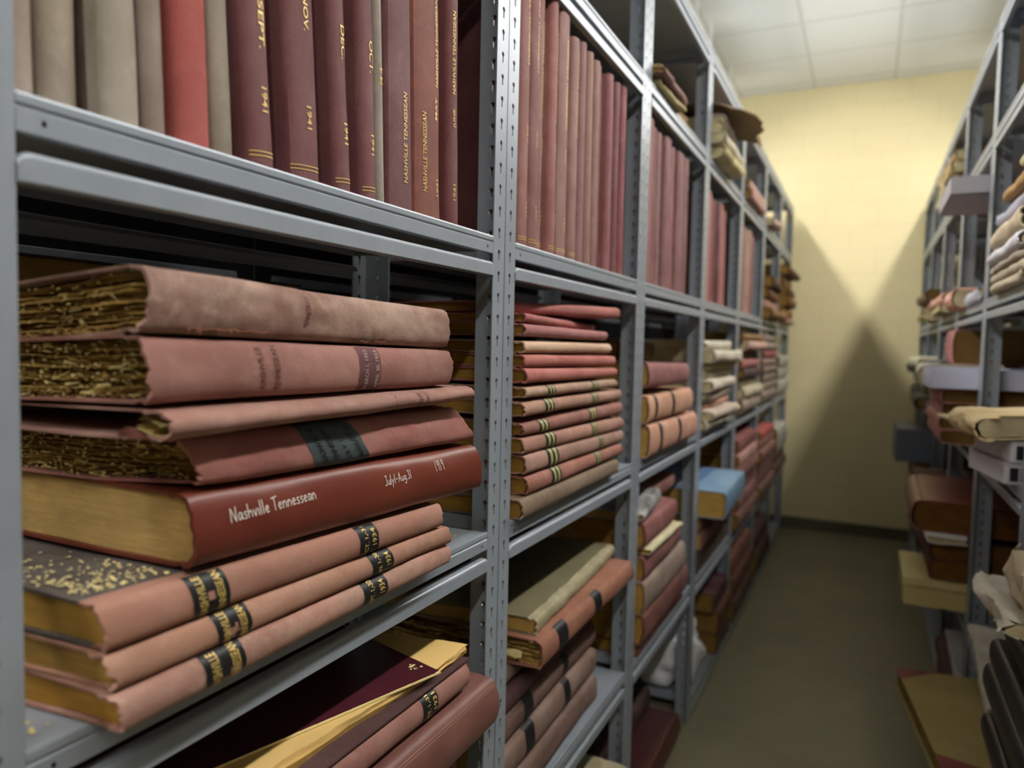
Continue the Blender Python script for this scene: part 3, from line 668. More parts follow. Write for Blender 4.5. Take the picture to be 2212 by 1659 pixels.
ORD = ['first', 'second', 'third', 'fourth', 'fifth', 'sixth', 'seventh', 'eighth', 'ninth', 'tenth', 'eleventh', 'twelfth', 'thirteenth', 'fourteenth', 'fifteenth', 'sixteenth']
G = 'volumes standing on the eye-level shelf of the second bay'
tones = [((150,92,84),(104,44,42)), ((142,84,80),(96,40,42)), ((150,96,90),(110,48,46)), ((158,94,86),(104,44,44)), ((150,102,94),(110,60,56)), ((156,110,100),(104,48,46)), ((146,98,94),(100,46,46)), ((156,112,98),(110,52,46)), ((152,104,94),(110,50,48)), ((128,72,72),(100,38,40)), ((148,84,84),(110,36,38)), ((128,66,70),(100,32,36)), ((136,62,62),(110,30,32))]
ys = [(1.290,1.334),(1.339,1.381),(1.392,1.428),(1.440,1.476),(1.484,1.542),(1.560,1.602),(1.612,1.646),(1.662,1.698),(1.708,1.742),(1.756,1.790),(1.812,1.852),(1.870,1.904),(1.926,1.966)]
for i, (y0, y1) in enumerate(ys):
    H = .60 if i < 4 else (.535 if i == 4 else .505-.004*(i % 3))
    sp, bd = tones[i]
    B = stand_book('bound_newspaper', '%s volume, %s upright from the double post, second bay' % (['dusty maroon', 'plum maroon', 'rusty maroon'][i % 3], ORD[i]), 'book', -.625-(.012 if i in (2, 9) else 0), y0, y1, S1, H, .45, .4+.25*(i % 2), [cloth(sp, .4, .55, seed=70+i), cloth(bd, .15, .5, seed=90+i)], nu=6, na=8, group=G)
    if i < 7:
        if i < 6: B.text('NASHVILLE TENNESSEAN', (.54 if i < 2 else .47, .002), (-1, 0), (0, 1), .19, .008, GOLD, B.root)
        if i < 5: B.text(['JULY', 'AUG.', 'SEPT.', 'OCT.', 'NOV.'][i], (.235, .002), (-1, 0), (0, 1), .035, .008, GOLD, B.root); B.text('1937', (.085, .002), (-1, 0), (0, 1), .03, .008, GOLD, B.root)
    h = B.T*.45
    if i < 6:
        for uu in (.011, .016): B.patch('gilt_rule', uu, uu+.0015, -h, h, GOLD, B.root, .0006, 0)
def row(bay, ys, H, tones, lab, lean=.6, x=-.627):
    for i, (y0, y1) in enumerate(ys):
        sp = tones[i % len(tones)]; bd = tuple(int(c*.66) for c in sp)
        stand_book('bound_newspaper', '%s, %s upright from the near post, eye level, %s bay' % (lab[i % len(lab)], ORD[i], bay), 'book', x-.004*(i % 3), y0, y1, S1, H-.004*((i*7) % 4), .44, lean*(1+((i*5) % 3)), [cloth(sp, .4, .6, seed=110+i+len(bay)), cloth(bd, .15, .6, seed=130+i)], nu=4, na=6, group='volumes standing on the eye-level shelf of the %s bay' % bay)
LB = ['dusty maroon volume', 'faded plum volume', 'brown-pink volume']
row('third', [(2.19,2.262),(2.268,2.316),(2.340,2.388),(2.405,2.450),(2.456,2.506),(2.516,2.566),(2.58,2.632),(2.645,2.70),(2.72,2.79)], .50, [(150,92,88),(130,78,76),(146,96,92),(132,84,82),(140,84,84)], LB)
row('fourth', [(3.12,3.20),(3.21,3.27),(3.29,3.36),(3.37,3.44),(3.46,3.53),(3.55,3.62)], .46, [(176,110,98),(150,84,80),(116,58,60),(104,52,54)], LB, 1.4)
row('fifth', [(4.03,4.11),(4.12,4.2),(4.21,4.28),(4.29,4.37),(4.39,4.47),(4.48,4.56)], .47, [(136,70,72),(150,100,90),(168,130,112),(166,132,116)], LB, .6)

# ------------------------------------------------------------------ second bay, middle shelf: the tall stack
G = 'bound volumes stacked on the middle shelf of the second bay'
def sb(nm, lab, cat, side, x0, ya, x1, yb, zb, T, W, rgb, group=None, zb2=None, T2=None, **k):
    """ya/yb near and far end of the spine; x0/x1 its distance from the aisle's middle line at those ends"""
    zb2 = zb if zb2 is None else zb2; T2 = T if T2 is None else T2
    mat = rgb if not isinstance(rgb, tuple) else cloth(rgb, .5, seed=round(zb*13+ya, 2))
    if side == 1: return stack_book(nm, lab, cat, x0, ya, x1, yb, zb, zb+T, zb2, zb2+T2, W, mat, group=group, **k)
    return stack_book(nm, lab, cat, x1, yb, x0, ya, zb2, zb2+T2, zb, zb+T, W, mat, group=group, **k)
GILT = plain((176,168,112), .5, .5, .1, name='faded_gilt')
def bands(B, ya, spans, double=True):
    h = B.T*.62
    for a, b in spans:
        B.patch('spine_label', a-ya, b-ya, -h, h, BLACKLAB, B.root, .0006, .0012)
        if double:
            w_ = (b-a)
            for q in (.22, .62): B.patch('gilt_rule', a-ya+w_*q, a-ya+w_*(q+.2), -h*.95, h*.95, GILT, B.root, .0010, .0004)
P2 = 'middle-shelf stack, second bay'
C = [('pink volume on top of the tall %s' % P2, -.675,1.285,-.600,1.862,1.655,1.661,.021,.031,(184,108,98),[]),
     ('slim rose volume second from the top of the %s' % P2, -.604,1.283,-.668,1.86,1.6335,1.6275,.018,.018,(176,98,92),[]),
     ('dusty rose volume third from the top of the %s' % P2, -.603,1.280,-.604,1.775,1.6055,1.6035,.026,.0225,(178,112,108),[]),
     ('pale apricot volume in the tall %s' % P2, -.603,1.279,-.602,1.806,1.573,1.571,.024,.025,(214,174,142),[]),
     ('salmon pink volume just under the apricot one in the second bay', -.602,1.279,-.602,1.850,1.5455,1.5375,.0255,.026,(188,104,92),[]),
     ('lower of the two salmon pink volumes in the %s' % P2, -.602,1.285,-.602,1.862,1.5135,1.5085,.0305,.0235,(190,106,94),[]),
     ('tan volume with faded gilt bands just under the salmon ones in the second bay', -.602,1.286,-.602,1.862,1.484,1.4785,.022,.024,(186,148,122),[(1.395,1.436),(1.671,1.710)]),
     ('tan volume with green-gold bands, sixth up the %s' % P2, -.602,1.281,-.601,1.908,1.448,1.4435,.029,.030,(178,130,108),[(1.382,1.430),(1.671,1.712)]),
     ('reddish volume with bright gilt bands, fifth up the %s' % P2, -.602,1.279,-.601,1.912,1.4095,1.4035,.0255,.0345,(164,106,92),[(1.352,1.403),(1.655,1.705)]),
     ('tan volume with double gilt bands, fourth up the %s' % P2, -.602,1.281,-.601,1.926,1.3735,1.3615,.033,.0355,(178,126,106),[(1.39,1.444),(1.675,1.715)]),
     ('tan volume with ragged head cap, third up the %s' % P2, -.602,1.295,-.601,1.931,1.3305,1.3255,.041,.034,(174,130,112),[(1.403,1.463),(1.734,1.764)]),
     ('red-brown volume with black and gilt bands, second up the %s' % P2, -.602,1.305,-.601,1.929,1.2865,1.2895,.0405,.032,(168,106,88),[(1.426,1.479),(1.709,1.750)]),
     ('plain brown volume at the bottom of the %s' % P2, -.600,1.276,-.603,1.900,1.2425,1.2425,.0425,.0415,(136,112,88),[])]
for i, (lb, x0, ya, x1, yb, za, zb_, Ta, Tb, rgb, bd) in enumerate(C):
    B = sb('bound_newspaper', lb, 'book', 1, x0, ya, x1, yb, za, Ta, .45, rgb, G, zb_, Tb, nu=16, na=10, amp=.0010, bulge=.008, fray=.006, slant=(.010,.004), seed=40+i*3.3, pg=pages((176,134,58), (84,56,18), 20.0+i, .6, 260))
    if bd: bands(B, ya, bd)
# ------------------------------------------------------------------ third bay, middle shelf
G = 'large volumes stacked on the middle shelf of the third bay'
sb('bound_newspaper', 'thick brown-pink volume lying on top of two black-banded ones, third bay', 'book', 1, -.610,2.195,-.600,2.705,1.458,.084,.44,(150,92,86),G,1.459,.072,nu=12,bulge=.014,seed=81)
B = sb('bound_newspaper', 'upper of two thick peach volumes with black bands on the middle shelf, third bay', 'book', 1, -.606,2.190,-.600,2.765,1.352,.086,.44,(204,150,116),G,1.347,.090,nu=14,bulge=.016,seed=84,fray=.008); bands(B, 2.190, [(2.252,2.282),(2.47,2.505)], False)
B = sb('bound_newspaper', 'lower of two thick peach volumes with black bands on the middle shelf, third bay', 'book', 1, -.604,2.200,-.600,2.860,1.2425,.104,.44,(208,150,122),G,1.2425,.098,nu=14,bulge=.018,seed=87,fray=.008); bands(B, 2.200, [(2.31,2.345),(2.565,2.605)], False)
sb('bound_newspaper', 'deep golden-edged volume lying at the back of the middle shelf, third bay', 'book', 1, -.80,2.50,-.80,2.98,1.5445,.06,.26,(120,86,50),None,nu=6,seed=90)

# ------------------------------------------------------------------ nearest bay, lower shelf
yb0 = [('ragged thick volume low in the nearest bay, third below the brown leather one', .604, .095, -.655), ('ragged dark volume in the nearest bay, second below the brown leather one', .7005, .092, -.640), ('ragged volume with torn page edges right under the brown leather one', .794, .090, -.630)]
for i, (lb, z0, T, x) in enumerate(yb0):
    sb('bound_newspaper', lb, 'book', 1, x,.54,x,1.13-.02*i,z0,T,.45,(112,78,64),'worn volumes low in the nearest bay',nu=12,seed=95+i,rag=dict(layers=30,jit=.012,sq=.008,chips=120),amp=.002)
BR = leather((104,62,54), .5, 5.0, light=(150,104,92), wear=.5)
bb = sb('bound_newspaper', 'brown leather-backed volume whose rounded spine juts out below the open one', 'book', 1, -.596,.552,-.598,1.160,.886,.098,.45,[BR, BR],None,.886,.094,nu=36,na=18,bulge=.020,seed=99,amp=.0012,fray=.002,slant=(0,.006),pg=pages((150,112,60),(80,54,22),30.0,.6,300))
for q in (.034, .0385): bb.patch('pale_rule', .004, bb.L-.006, q, q+.0011, plain((160,116,102)), bb.root, .0006, .0006, n1=40, n2=1)
for tx, uu in (('NASHVILLE', .305), ('TENNESSEAN', .325)): bb.text(tx, (uu, -.036), UP, LF, .05, .009, plain((128,82,70), .5), bb.root, .0006)
bk = sb('bound_newspaper', 'dusty pink volume labelled OCT. 1931, under the open maroon one', 'book', 1, -.612,.480,-.610,1.090,.9865,.046,.45,[cloth((160,106,94),.5,seed=44,light=(190,142,126)), cloth((70,50,46),.3,seed=45)],None,.9855,.046,nu=30,na=14,bulge=.010,seed=103,amp=.0010,slant=(0,.004),fray=.003)
h = bk.T*.62; bk.patch('date_label', .462, .505, -h, h, BLACKLAB, bk.root, .0006, .0014)
bk.text('OCT. 1,-31', (.484, -h*.8), UP, LF, h*1.6, .010, GOLD, bk.root, .0012); bk.text('1931', (.501, -h*.2), UP, LF, h*.9, .010, GOLD, bk.root, .0012)
# the broken volume: bottom board, exposed yellow sheets, loosened maroon front board lying askew
root = thing('broken_volume', 'volume whose glossy maroon cover lies askew over exposed yellow pages', 'book', (-.80, .80, 1.034))
def slabpoly(name, poly, z0, z1, mat, parent, wob=0.0, seg=14, zf=None, edge_mi=None):
    V, F, UV, MI = [], [], [], []; n_ = len(poly); pts = []
    for i in range(n_):
        (x0, y0), (x1, y1) = poly[i], poly[(i+1) % n_]; L_ = math.hypot(x1-x0, y1-y0); sg_ = max(1, int(L_/0.6*seg)) if wob else 1
        for k in range(sg_):
            t_ = k/sg_; x = x0+(x1-x0)*t_; y = y0+(y1-y0)*t_
            if wob: q = noise.noise(Vector((x*40, y*40, z0*90)))*wob; q2 = noise.noise(Vector((y*60, x*50, z0*70+4)))*wob; x += q; y += q2*.6
            pts.append((x, y))
    m_ = len(pts)
    for zz in (z0, z1):
        for x, y in pts: V.append((x, y, zz+(zf(x, y) if zf else 0))); UV.append((x, y))
    F.append(list(range(m_))[::-1]); F.append([m_+i for i in range(m_)]); MI += [0, 0]
    for i in range(m_): j = (i+1) % m_; F.append([i, j, m_+j, m_+i]); MI.append(1 if edge_mi else 0)
    return mk(name, V, F, mat, parent, False, UV, MI)
lp = lambda P: [(x+.80, y-.80) for x, y in P]
slabpoly('back_board', lp([(-.607,.475),(-.605,1.098),(-1.03,1.09),(-1.03,.48)]), .0005, .0035, cloth((86,54,52),.3,seed=46), root)
PAPER = plain((226,190,120), .75, .2, var=.22, scale=9, name='yellowed_newsprint'); PEDGE = pages((190,148,80), (70,46,16), 33.0, .7, 900)
rr = random.Random(21)
for k in range(11):
    z0 = .0037+k*.0014; sh = .0009*k
    P = [(-.640+.010*math.sin(k*1.3)*.3+(.004*(10-k)/10), .49), (-.640-.001*k, .69), (-.637, .83), (-.617+rr.uniform(-.004,.004), 1.012), (-.614+rr.uniform(-.006,.003)-.0005*(10-k), 1.112+rr.uniform(-.006,.004)), (-.705, 1.098+rr.uniform(-.004,.004)), (-1.02, 1.055), (-1.02, .50)]
    slabpoly('page_sheaf', lp(P), z0, z0+.0011, [PAPER if k > 3 else PEDGE], root, wob=.0035, seg=26, zf=lambda x, y, k=k: .0006*math.sin(x*30+k))
GM = leather((74,26,36), .22, 9.0, light=(98,44,54), wear=.35)
A = Vector((-.600, .993)); d_ = Vector((-.282, -.960)); p_ = Vector((-.960, .282))
P = [tuple(A), tuple(A+p_*.40), tuple(A+p_*.40+d_*.60), tuple(A+d_*.60)]
slabpoly('front_cover', lp(P), .0200, .0228, [GM, GM], root, wob=.0008, seg=20)
V, F = [], []; rr = random.Random(8)
for k in range(70):
    a = A + d_*(.60*k/70); b = A + d_*(.60*(k+1)/70); ww = .0006+.0012*abs(noise.noise(Vector((k*.35, 1, 1))))+(.002 if k < 1 else 0); i = len(V)
    for q, zz in ((a, .0231), (b, .0231)): V.append((q.x+.80+.0007, q.y-.80, zz)); V.append((q.x+.80-ww, q.y-.80, zz+.0001)); V.append((q.x+.80+.0008, q.y-.80, zz-.003))
    F += [[i, i+1, i+4, i+3], [i, i+2, i+5, i+3]]
mk('chipped_edge', V, F, CHIP, root); V, F = [], []
for k in range(7):
    c = A + p_*rr.uniform(.035, .055) + d_*rr.uniform(.004, .03); i = len(V); s_ = rr.uniform(.002, .005)
    for q in range(5): V.append((c.x+.80+s_*math.cos(q*1.26+k)*rr.uniform(.5, 1.2), c.y-.80+s_*math.sin(q*1.26+k), .0233))
    F.append([i+q for q in range(5)])
mk('torn_corner', V, F, CHIP, root)

# ------------------------------------------------------------------ second bay, lower shelf
G = 'battered volumes on the lower shelf of the second bay'
OL = [cloth((168,156,118),.6,seed=51,light=(206,196,160)), cloth((112,104,70),.25,seed=52,light=(136,128,92))]
sb('bound_newspaper', 'olive-covered volume with torn-off spine, on top of the second bay lower stack', 'book', 1, -.618,1.415,-.652,2.060,.961,.036,.42,OL,None,.964,.034,nu=24,bulge=.004,seed=120,amp=.0016,fray=.008,slant=(0,.01),crease=.004)
B = sb('bound_newspaper', 'orange-brown volume with two black bands and crumbling page ends, second bay', 'book', 1, -.604,1.392,-.600,2.045,.894,.066,.44,cloth((156,98,74),.4,seed=53,light=(190,136,110)),None,.900,.062,nu=24,bulge=.014,seed=124,amp=.0016,fray=.006,slant=(.01,.02),rag=dict(layers=18,jit=.016,sq=.008,chips=200))
bands(B, 1.392, [(1.478,1.535),(1.712,1.765)], False)
V, F = [], []
for k in range(6): V += [B.warp(-.004-.002*math.sin(k), .036+.002*math.sin(k*2), -.11+.015*k), B.warp(-.006, .016+.004*(k % 2), -.11+.015*k)]
for k in range(5): F.append([2*k, 2*k+1, 2*k+3, 2*k+2])
mk('torn_page', V, F, CHIP, B.root)
cols = [(104,78,66),(92,58,54),(112,80,68),(134,104,88),(128,98,84)]
zz = .604
for i, (T, x, ya, yb) in enumerate([(.074,-.632,1.30,1.885),(.070,-.640,1.29,1.90),(.060,-.652,1.30,1.92),(.044,-.655,1.32,1.90),(.038,-.672,1.31,1.94)]):
    B = sb('bound_newspaper', '%s brown volume, %s up the battered lower stack of the second bay' % (['thick', 'dark', 'dusty', 'slim', 'worn'][i], ORD[i]), 'book', 1, x,ya,x-.012,yb,zz,T,.42,cols[4-i] if i != 3 else (84,44,46),G,nu=12,bulge=.012,seed=130+i,amp=.002,fray=.006,**(dict(rag=dict(layers=14,jit=.012,sq=.008,chips=70)) if i in (0, 2) else {}))
    if i in (1, 2): bands(B, ya, [(ya+.12, ya+.17), (ya+.36, ya+.40)], False)
    zz += T+.0006
# ------------------------------------------------------------------ third bay, lower shelf
G = 'volumes slumped on the lower shelf of the third bay'
CREAM = (206,194,150)
L3 = [('red-brown volume at the bottom of the slumped third bay stack', .604,.044,-.62,2.21,2.80,(128,80,70)), ('dark red-brown volume second up the slumped third bay stack', .649,.098,-.60,2.20,2.815,(126,72,64)),
      ('thick grey-brown volume in the middle of the slumped third bay stack', .748,.104,-.60,2.19,2.76,(158,134,118)), ('dusty red volume above the grey-brown one, third bay', .853,.078,-.604,2.20,2.665,(138,82,74)),
      ('thick red volume near the top of the slumped third bay stack', .958,.080,-.606,2.195,2.62,(142,80,76))]
for i, (lb, z0, T, x, ya, yb, rgb) in enumerate(L3): sb('bound_newspaper', lb, 'book', 1, x,ya,x,yb,z0,T,.42,rgb,G,z0+(.004 if i > 2 else 0),T,nu=10,bulge=.014,seed=140+i,amp=.002,pg=pages((178,134,60),(90,60,20),40.0+i,.6,200))
sb('newspaper_bundle', 'pale yellow folded papers sandwiched between red volumes, third bay', 'newspapers', 1, -.590,2.22,-.590,2.63,.9325,.022,.40,CREAM,None,.9355,.022,nu=14,bulge=.01,seed=146,amp=.004,fray=.01)
sb('magazine', 'creased black and white printed paper on top of the slumped third bay stack', 'magazine', 1, -.61,2.19,-.62,2.42,1.0415,.030,.28,cloth((176,172,168),.9,seed=60,light=(40,40,42)),None,1.06,.05,nu=12,bulge=.016,seed=147,amp=.004,fray=.01)
sb('bound_newspaper', 'red-brown volume behind the printed paper on top, third bay', 'book', 1, -.66,2.44,-.66,2.80,1.0445,.06,.36,(140,88,78),None,nu=8,seed=148)
# ------------------------------------------------------------------ further bays on the left: piles
WORD = {1: 'bottom', 0: 'top'}
def pile(side, bayname, shelf, y0, y1, z0, spec, x=.606, W=.42, nu=6, cat='book', na=8, jx=.012, pgm=None):
    z = z0; n_ = len(spec); pgm = pgm or (PGD if side == -1 else PG2)
    for i, (T, rgb, desc, soft) in enumerate(spec):
        X = -(x+jx*math.sin(i*2.1+y0)) if side == 1 else (x+jx*math.sin(i*2.1+y0))
        a = y0+.02*math.sin(i*1.7+z0*9)+.02; b = y1-.05*abs(math.sin(i*2.9+z0*5))
        pos = 'alone' if n_ == 1 else ('bottom' if i == 0 else ('top' if i == n_-1 else ORD[i]+' up'))
        lb = '%s, %s in the %s pile, %s' % (desc, pos, shelf, bayname) if n_ > 1 else '%s on the %s shelf, %s' % (desc, shelf, bayname)
        sb('newspaper_bundle' if soft else 'bound_newspaper', lb, 'newspapers' if soft else 'book', side, X, a, X+(.02*math.sin(i+z0) if soft else 0), b, z, T, W, rgb, 'pile on the %s shelf, %s' % (shelf, bayname), nu=nu+(4 if soft else 0), na=na, bulge=T*.45 if soft else .012,
           amp=.006 if soft else .0015, seed=200+i*1.7+z0*10+y0, fray=.012 if soft else .004, crease=.003 if soft else 0, pg=PGPALE if soft and sum(rgb) > 400 else pgm)
        z += T+.0012
    return z
CR1, CR2, CR3, PKB, RB, GBR = (204,192,168), (186,172,140), (174,158,138), (164,112,102), (140,84,76), (150,128,112)
pile(1, 'fourth left bay', 'middle', 3.11, 3.76, 1.2425, [(.036,(190,180,150),'pale folded papers',1),(.040,(196,176,156),'pale folded papers',1),(.034,(206,150,126),'peach folded papers',1),(.044,CR3,'tan folded papers',1),(.050,CR1,'cream folded papers',1),(.042,CR2,'cream folded papers',1),(.030,(184,166,112),'yellow folded papers',1),(.052,CR1,'cream folded papers',1),(.040,CR1,'cream curled papers',1)], jx=.02)
pile(1, 'fifth left bay', 'middle', 4.02, 4.72, 1.2425, [(.07,(166,144,124),'brown volume',0),(.06,CR2,'cream folded papers',1),(.05,(176,160,120),'tan folded papers',1),(.05,(86,60,54),'dark volume',0),(.05,(184,110,104),'rose volume',0),(.05,(120,100,82),'brown papers',1),(.05,(204,160,140),'pale pink papers',1),(.04,(150,110,60),'gold-brown papers',1)], jx=.02)
pile(1, 'sixth left bay', 'middle', 4.93, 5.72, 1.2425, [(.06,(150,128,112),'grey-brown volume',0),(.06,(144,122,106),'grey-brown volume',0),(.055,(150,126,108),'brown volume',0),(.05,(140,116,102),'taupe volume',0),(.05,(150,122,106),'brown volume',0),(.055,(166,86,84),'rose red volume',0),(.05,(160,140,122),'tan volume',0),(.05,(150,130,116),'taupe volume',0)], jx=.004)
pile(1, 'farthest left bay', 'middle', 5.85, 6.62, 1.2425, [(.10,(196,192,172),'off-white box',0),(.10,(190,186,166),'off-white box',0),(.09,(196,192,172),'off-white box',0)], jx=.004)
pile(1, 'sixth left bay', 'eye-level', 4.93, 5.72, 1.7855, [(.07,(140,96,50),'golden-brown papers',1),(.06,(176,128,108),'pink-brown volume',0),(.07,(120,76,38),'brown papers',1),(.08,(88,56,30),'dark brown papers',1)], jx=.02)
pile(1, 'farthest left bay', 'eye-level', 5.85, 6.64, 1.7855, [(.05,(190,150,120),'pale pink volume',0),(.08,(172,118,44),'golden papers',1),(.08,(150,100,42),'golden papers',1),(.07,(104,66,34),'brown papers',1),(.08,(160,108,50),'orange-brown papers',1),(.07,(96,62,34),'brown papers',1)], x=.59, jx=.03)
pile(1, 'fifth left bay', 'lower', 4.02, 4.80, .6045, [(.09,(134,92,78),'brown volume',0),(.08,(140,90,82),'brown-pink volume',0),(.08,(136,84,76),'brown-pink volume',0),(.08,(132,82,72),'red-brown volume',0),(.07,(176,126,112),'dusty pink volume',0),(.08,(138,72,68),'dark rose volume',0)], x=.600)
pile(1, 'sixth left bay', 'lower', 4.93, 5.74, .6045, [(.08,(128,88,72),'brown volume',0),(.08,(134,88,78),'brown volume',0),(.07,(140,94,84),'brown-pink volume',0),(.08,(146,96,84),'brown-pink volume',0),(.07,(150,100,84),'tan-pink volume',0),(.05,(178,74,64),'bright red volume',0)], x=.600)
pile(1, 'farthest left bay', 'lower', 5.85, 6.62, .6045, [(.09,(120,88,72),'brown volume',0),(.08,(110,84,70),'brown volume',0),(.2,(192,188,170),'off-white box',0)], x=.600)
# blue volume and what lies under it
G = 'maroon volumes on the lower shelf of the fourth left bay'
sb('bound_newspaper', 'pinkish maroon volume, lower of the slim pair under the blue-covered one', 'book', 1, -.606,3.12,-.60,3.90,.72,.075,.40,(146,92,86),G,nu=8,seed=300)
sb('bound_newspaper', 'dark maroon volume directly under the big blue-covered one', 'book', 1, -.612,3.14,-.604,3.93,.798,.07,.40,(110,60,60),G,nu=8,seed=301)
sb('bound_newspaper', 'brown volume at the bottom of the stack below the blue-covered one', 'book', 1, -.62,3.11,-.62,3.85,.6045,.113,.40,(96,70,56),G,nu=8,seed=302)
BL = leather((112,146,176), .45, 15.0, light=(160,186,206), wear=.5)
B = sb('bound_newspaper', 'big light blue covered volume jutting into the aisle from the lower left shelf', 'book', 1, -.508,3.105,-.522,3.70,.8705,.116,.44,[BL, BL],None,nu=14,bulge=.010,seed=303,pg=pages((186,150,78),(100,70,26),50.0,.6,200))
V, F = [], []; boxv(.20, .26, -.25, -.12, .1164, .1174, V, F); mk('paper_label', [(-x+.0, y, z) for x, y, z in V], F, plain((206,206,196)), B.root)
V, F = [], []; boxv(-.20, -.135, -.297, .297, .1162, .1168, V, F); mk('cloth_strip', V, F, plain((86,112,152)), B.root)
# bottom level
pile(1, 'fourth left bay', 'bottom', 3.56, 3.93, .0815, [(.10,(96,66,44),'rust-brown volume',0),(.11,(110,62,40),'rust-brown volume',0),(.10,(78,36,38),'dark maroon volume',0)], x=.61, W=.40)
pile(1, 'fifth left bay', 'bottom', 4.02, 4.8, .0815, [(.12,(110,78,56),'brown volume',0),(.12,(120,74,52),'rust-brown volume',0),(.12,(132,78,56),'orange-brown volume',0)], x=.61)
pile(1, 'sixth left bay', 'bottom', 4.94, 5.7, .0815, [(.14,(90,60,46),'dark brown volume',0),(.13,(84,52,44),'dark brown volume',0)], x=.615)
pile(1, 'second left bay', 'bottom', 1.45, 2.05, .0815, [(.12,(96,50,50),'maroon volume',0),(.10,(140,88,84),'pink-brown volume',0),(.04,(200,190,150),'pale yellow folded papers',1)], x=.61)
# plastic bag
def blob(name, lab, cat, loc, sx, sy, sz, mat, seed, amp=.22, fr=2.2, flat=True, sub=4):
    bm = bmesh.new(); bmesh.ops.create_icosphere(bm, subdivisions=sub, radius=1.0)
    for v in bm.verts:
        p = v.co.copy(); q = 1+amp*noise.noise(p*fr+Vector((seed, 0, 0)))+amp*.55*abs(noise.noise(p*fr*2.3+Vector((seed, 5, 0))))-amp*.3
        z = p.z*q
        if flat and z < -.55: z = -.55+(z+.55)*.1
        v.co = Vector((p.x*q*sx, p.y*q*sy, (z+.60)*sz))
    me = bpy.data.meshes.new(name); bm.to_mesh(me); bm.free(); o = link(name, me, mat, None, True, loc); return tag(o, lab, cat)
blob('plastic_bag', 'crumpled white plastic bag on the bottom shelf of the fourth left bay', 'bag', (-.80,3.27,.083), .19,.20,.19, plain((226,228,230), .35, .5, name='white_plastic'), 3.0, amp=.35)
# maroon volumes upright on the floor of the third bay
MB = [leather((88,38,38), .4, 71.0, light=(130,84,74), wear=.3), leather((76,30,34), .4, 72.0, wear=.2)]
sb('bound_newspaper', 'large dark maroon volume lying on the floor under the third left bay', 'book', 1, -.626,2.255,-.630,2.885,.0015,.110,.42,MB,None,nu=10,bulge=.02,seed=350)
sb('bound_newspaper', 'dark brown volume on the floor behind the maroon one, third left bay', 'book', 1, -.74,2.26,-.74,2.86,.113,.09,.34,(74,46,38),None,nu=6,seed=351)
# top storage level, left
pile(1, 'third left bay', 'top storage', 2.19, 2.56, S0+.0015, [(.020,(190,170,110),'yellow folded papers',1),(.022,(150,110,96),'brown-pink folded papers',1),(.018,(216,196,130),'yellow board-covered papers',1)], x=.60, W=.40)
pile(1, 'third left bay', 'upper rear', 2.66, 2.98, S0+.0015, [(.06,(120,84,40),'brown papers',1),(.06,(140,100,48),'golden-brown papers',1)], x=.72, W=.3)
pile(1, 'fourth left bay', 'top storage', 3.12, 3.62, S0+.0015, [(.05,(206,190,130),'pale yellow papers',1),(.045,(214,206,176),'cream papers',1),(.05,(196,182,140),'cream papers',1),(.03,(216,206,190),'white papers',1)], x=.585, W=.36)
pile(1, 'fifth left bay', 'top storage', 4.02, 4.66, S0+.0015, [(.05,(186,140,124),'dusty pink volume',0),(.045,(196,150,134),'pale pink volume',0)], x=.60)
pile(1, 'sixth left bay', 'top storage', 4.94, 5.3, S0+.0015, [(.05,(200,164,150),'pale pink folded papers',1)], x=.60)
# torn cardboard lid
V, F = [], []; nx_, ny_ = 10, 16; rr = random.Random(5)
for s_ in (0, 1):
    for j in range(ny_+1):
        for i in range(nx_+1):
            x = -.86+.40*i/nx_; y = 3.12+.62*j/ny_
            if i == nx_: x += .035*noise.noise(Vector((j*.5, 2, 1)))-(.05 if j > 11 else 0)
            if j in (0, ny_): y += .03*noise.noise(Vector((i*.7, j, 1)))
            V.append((x, y, 2.612+.05*(i/nx_)**2*0+.035*math.sin(j/ny_*3)+.012*noise.noise(Vector((x*9, y*6, 0)))+.004*s_-.07*(i/nx_)**3))
K = (nx_+1)*(ny_+1)
for j in range(ny_):
    for i in range(nx_): a = j*(nx_+1)+i; F += [[a, a+1, a+nx_+2, a+nx_+1], [K+a, K+a+nx_+1, K+a+nx_+2, K+a+1]]
bd = [i for i in range(nx_+1)] + [(nx_+1)*j+nx_ for j in range(1, ny_+1)] + [(nx_+1)*ny_+i for i in range(nx_-1, -1, -1)] + [(nx_+1)*j for j in range(ny_-1, 0, -1)]
for a, b in zip(bd, bd[1:]+bd[:1]): F.append([a, b, K+b, K+a])
tag(mk('torn_cardboard', V, F, plain((150,128,98), .85, .15, var=.3, scale=12, name='cardboard')), 'torn brown cardboard lid jutting over papers near the top of the fourth left bay', 'cardboard')
V, F = [], []
sb('cardboard_box', 'brown cardboard box at the back supporting the torn lid, fourth left bay', 'box', 1, -.80,3.14,-.80,3.70,S0+.0015,.21,.22,(140,116,84),None,nu=4,bulge=.001,seed=400,t=.004,block=False)

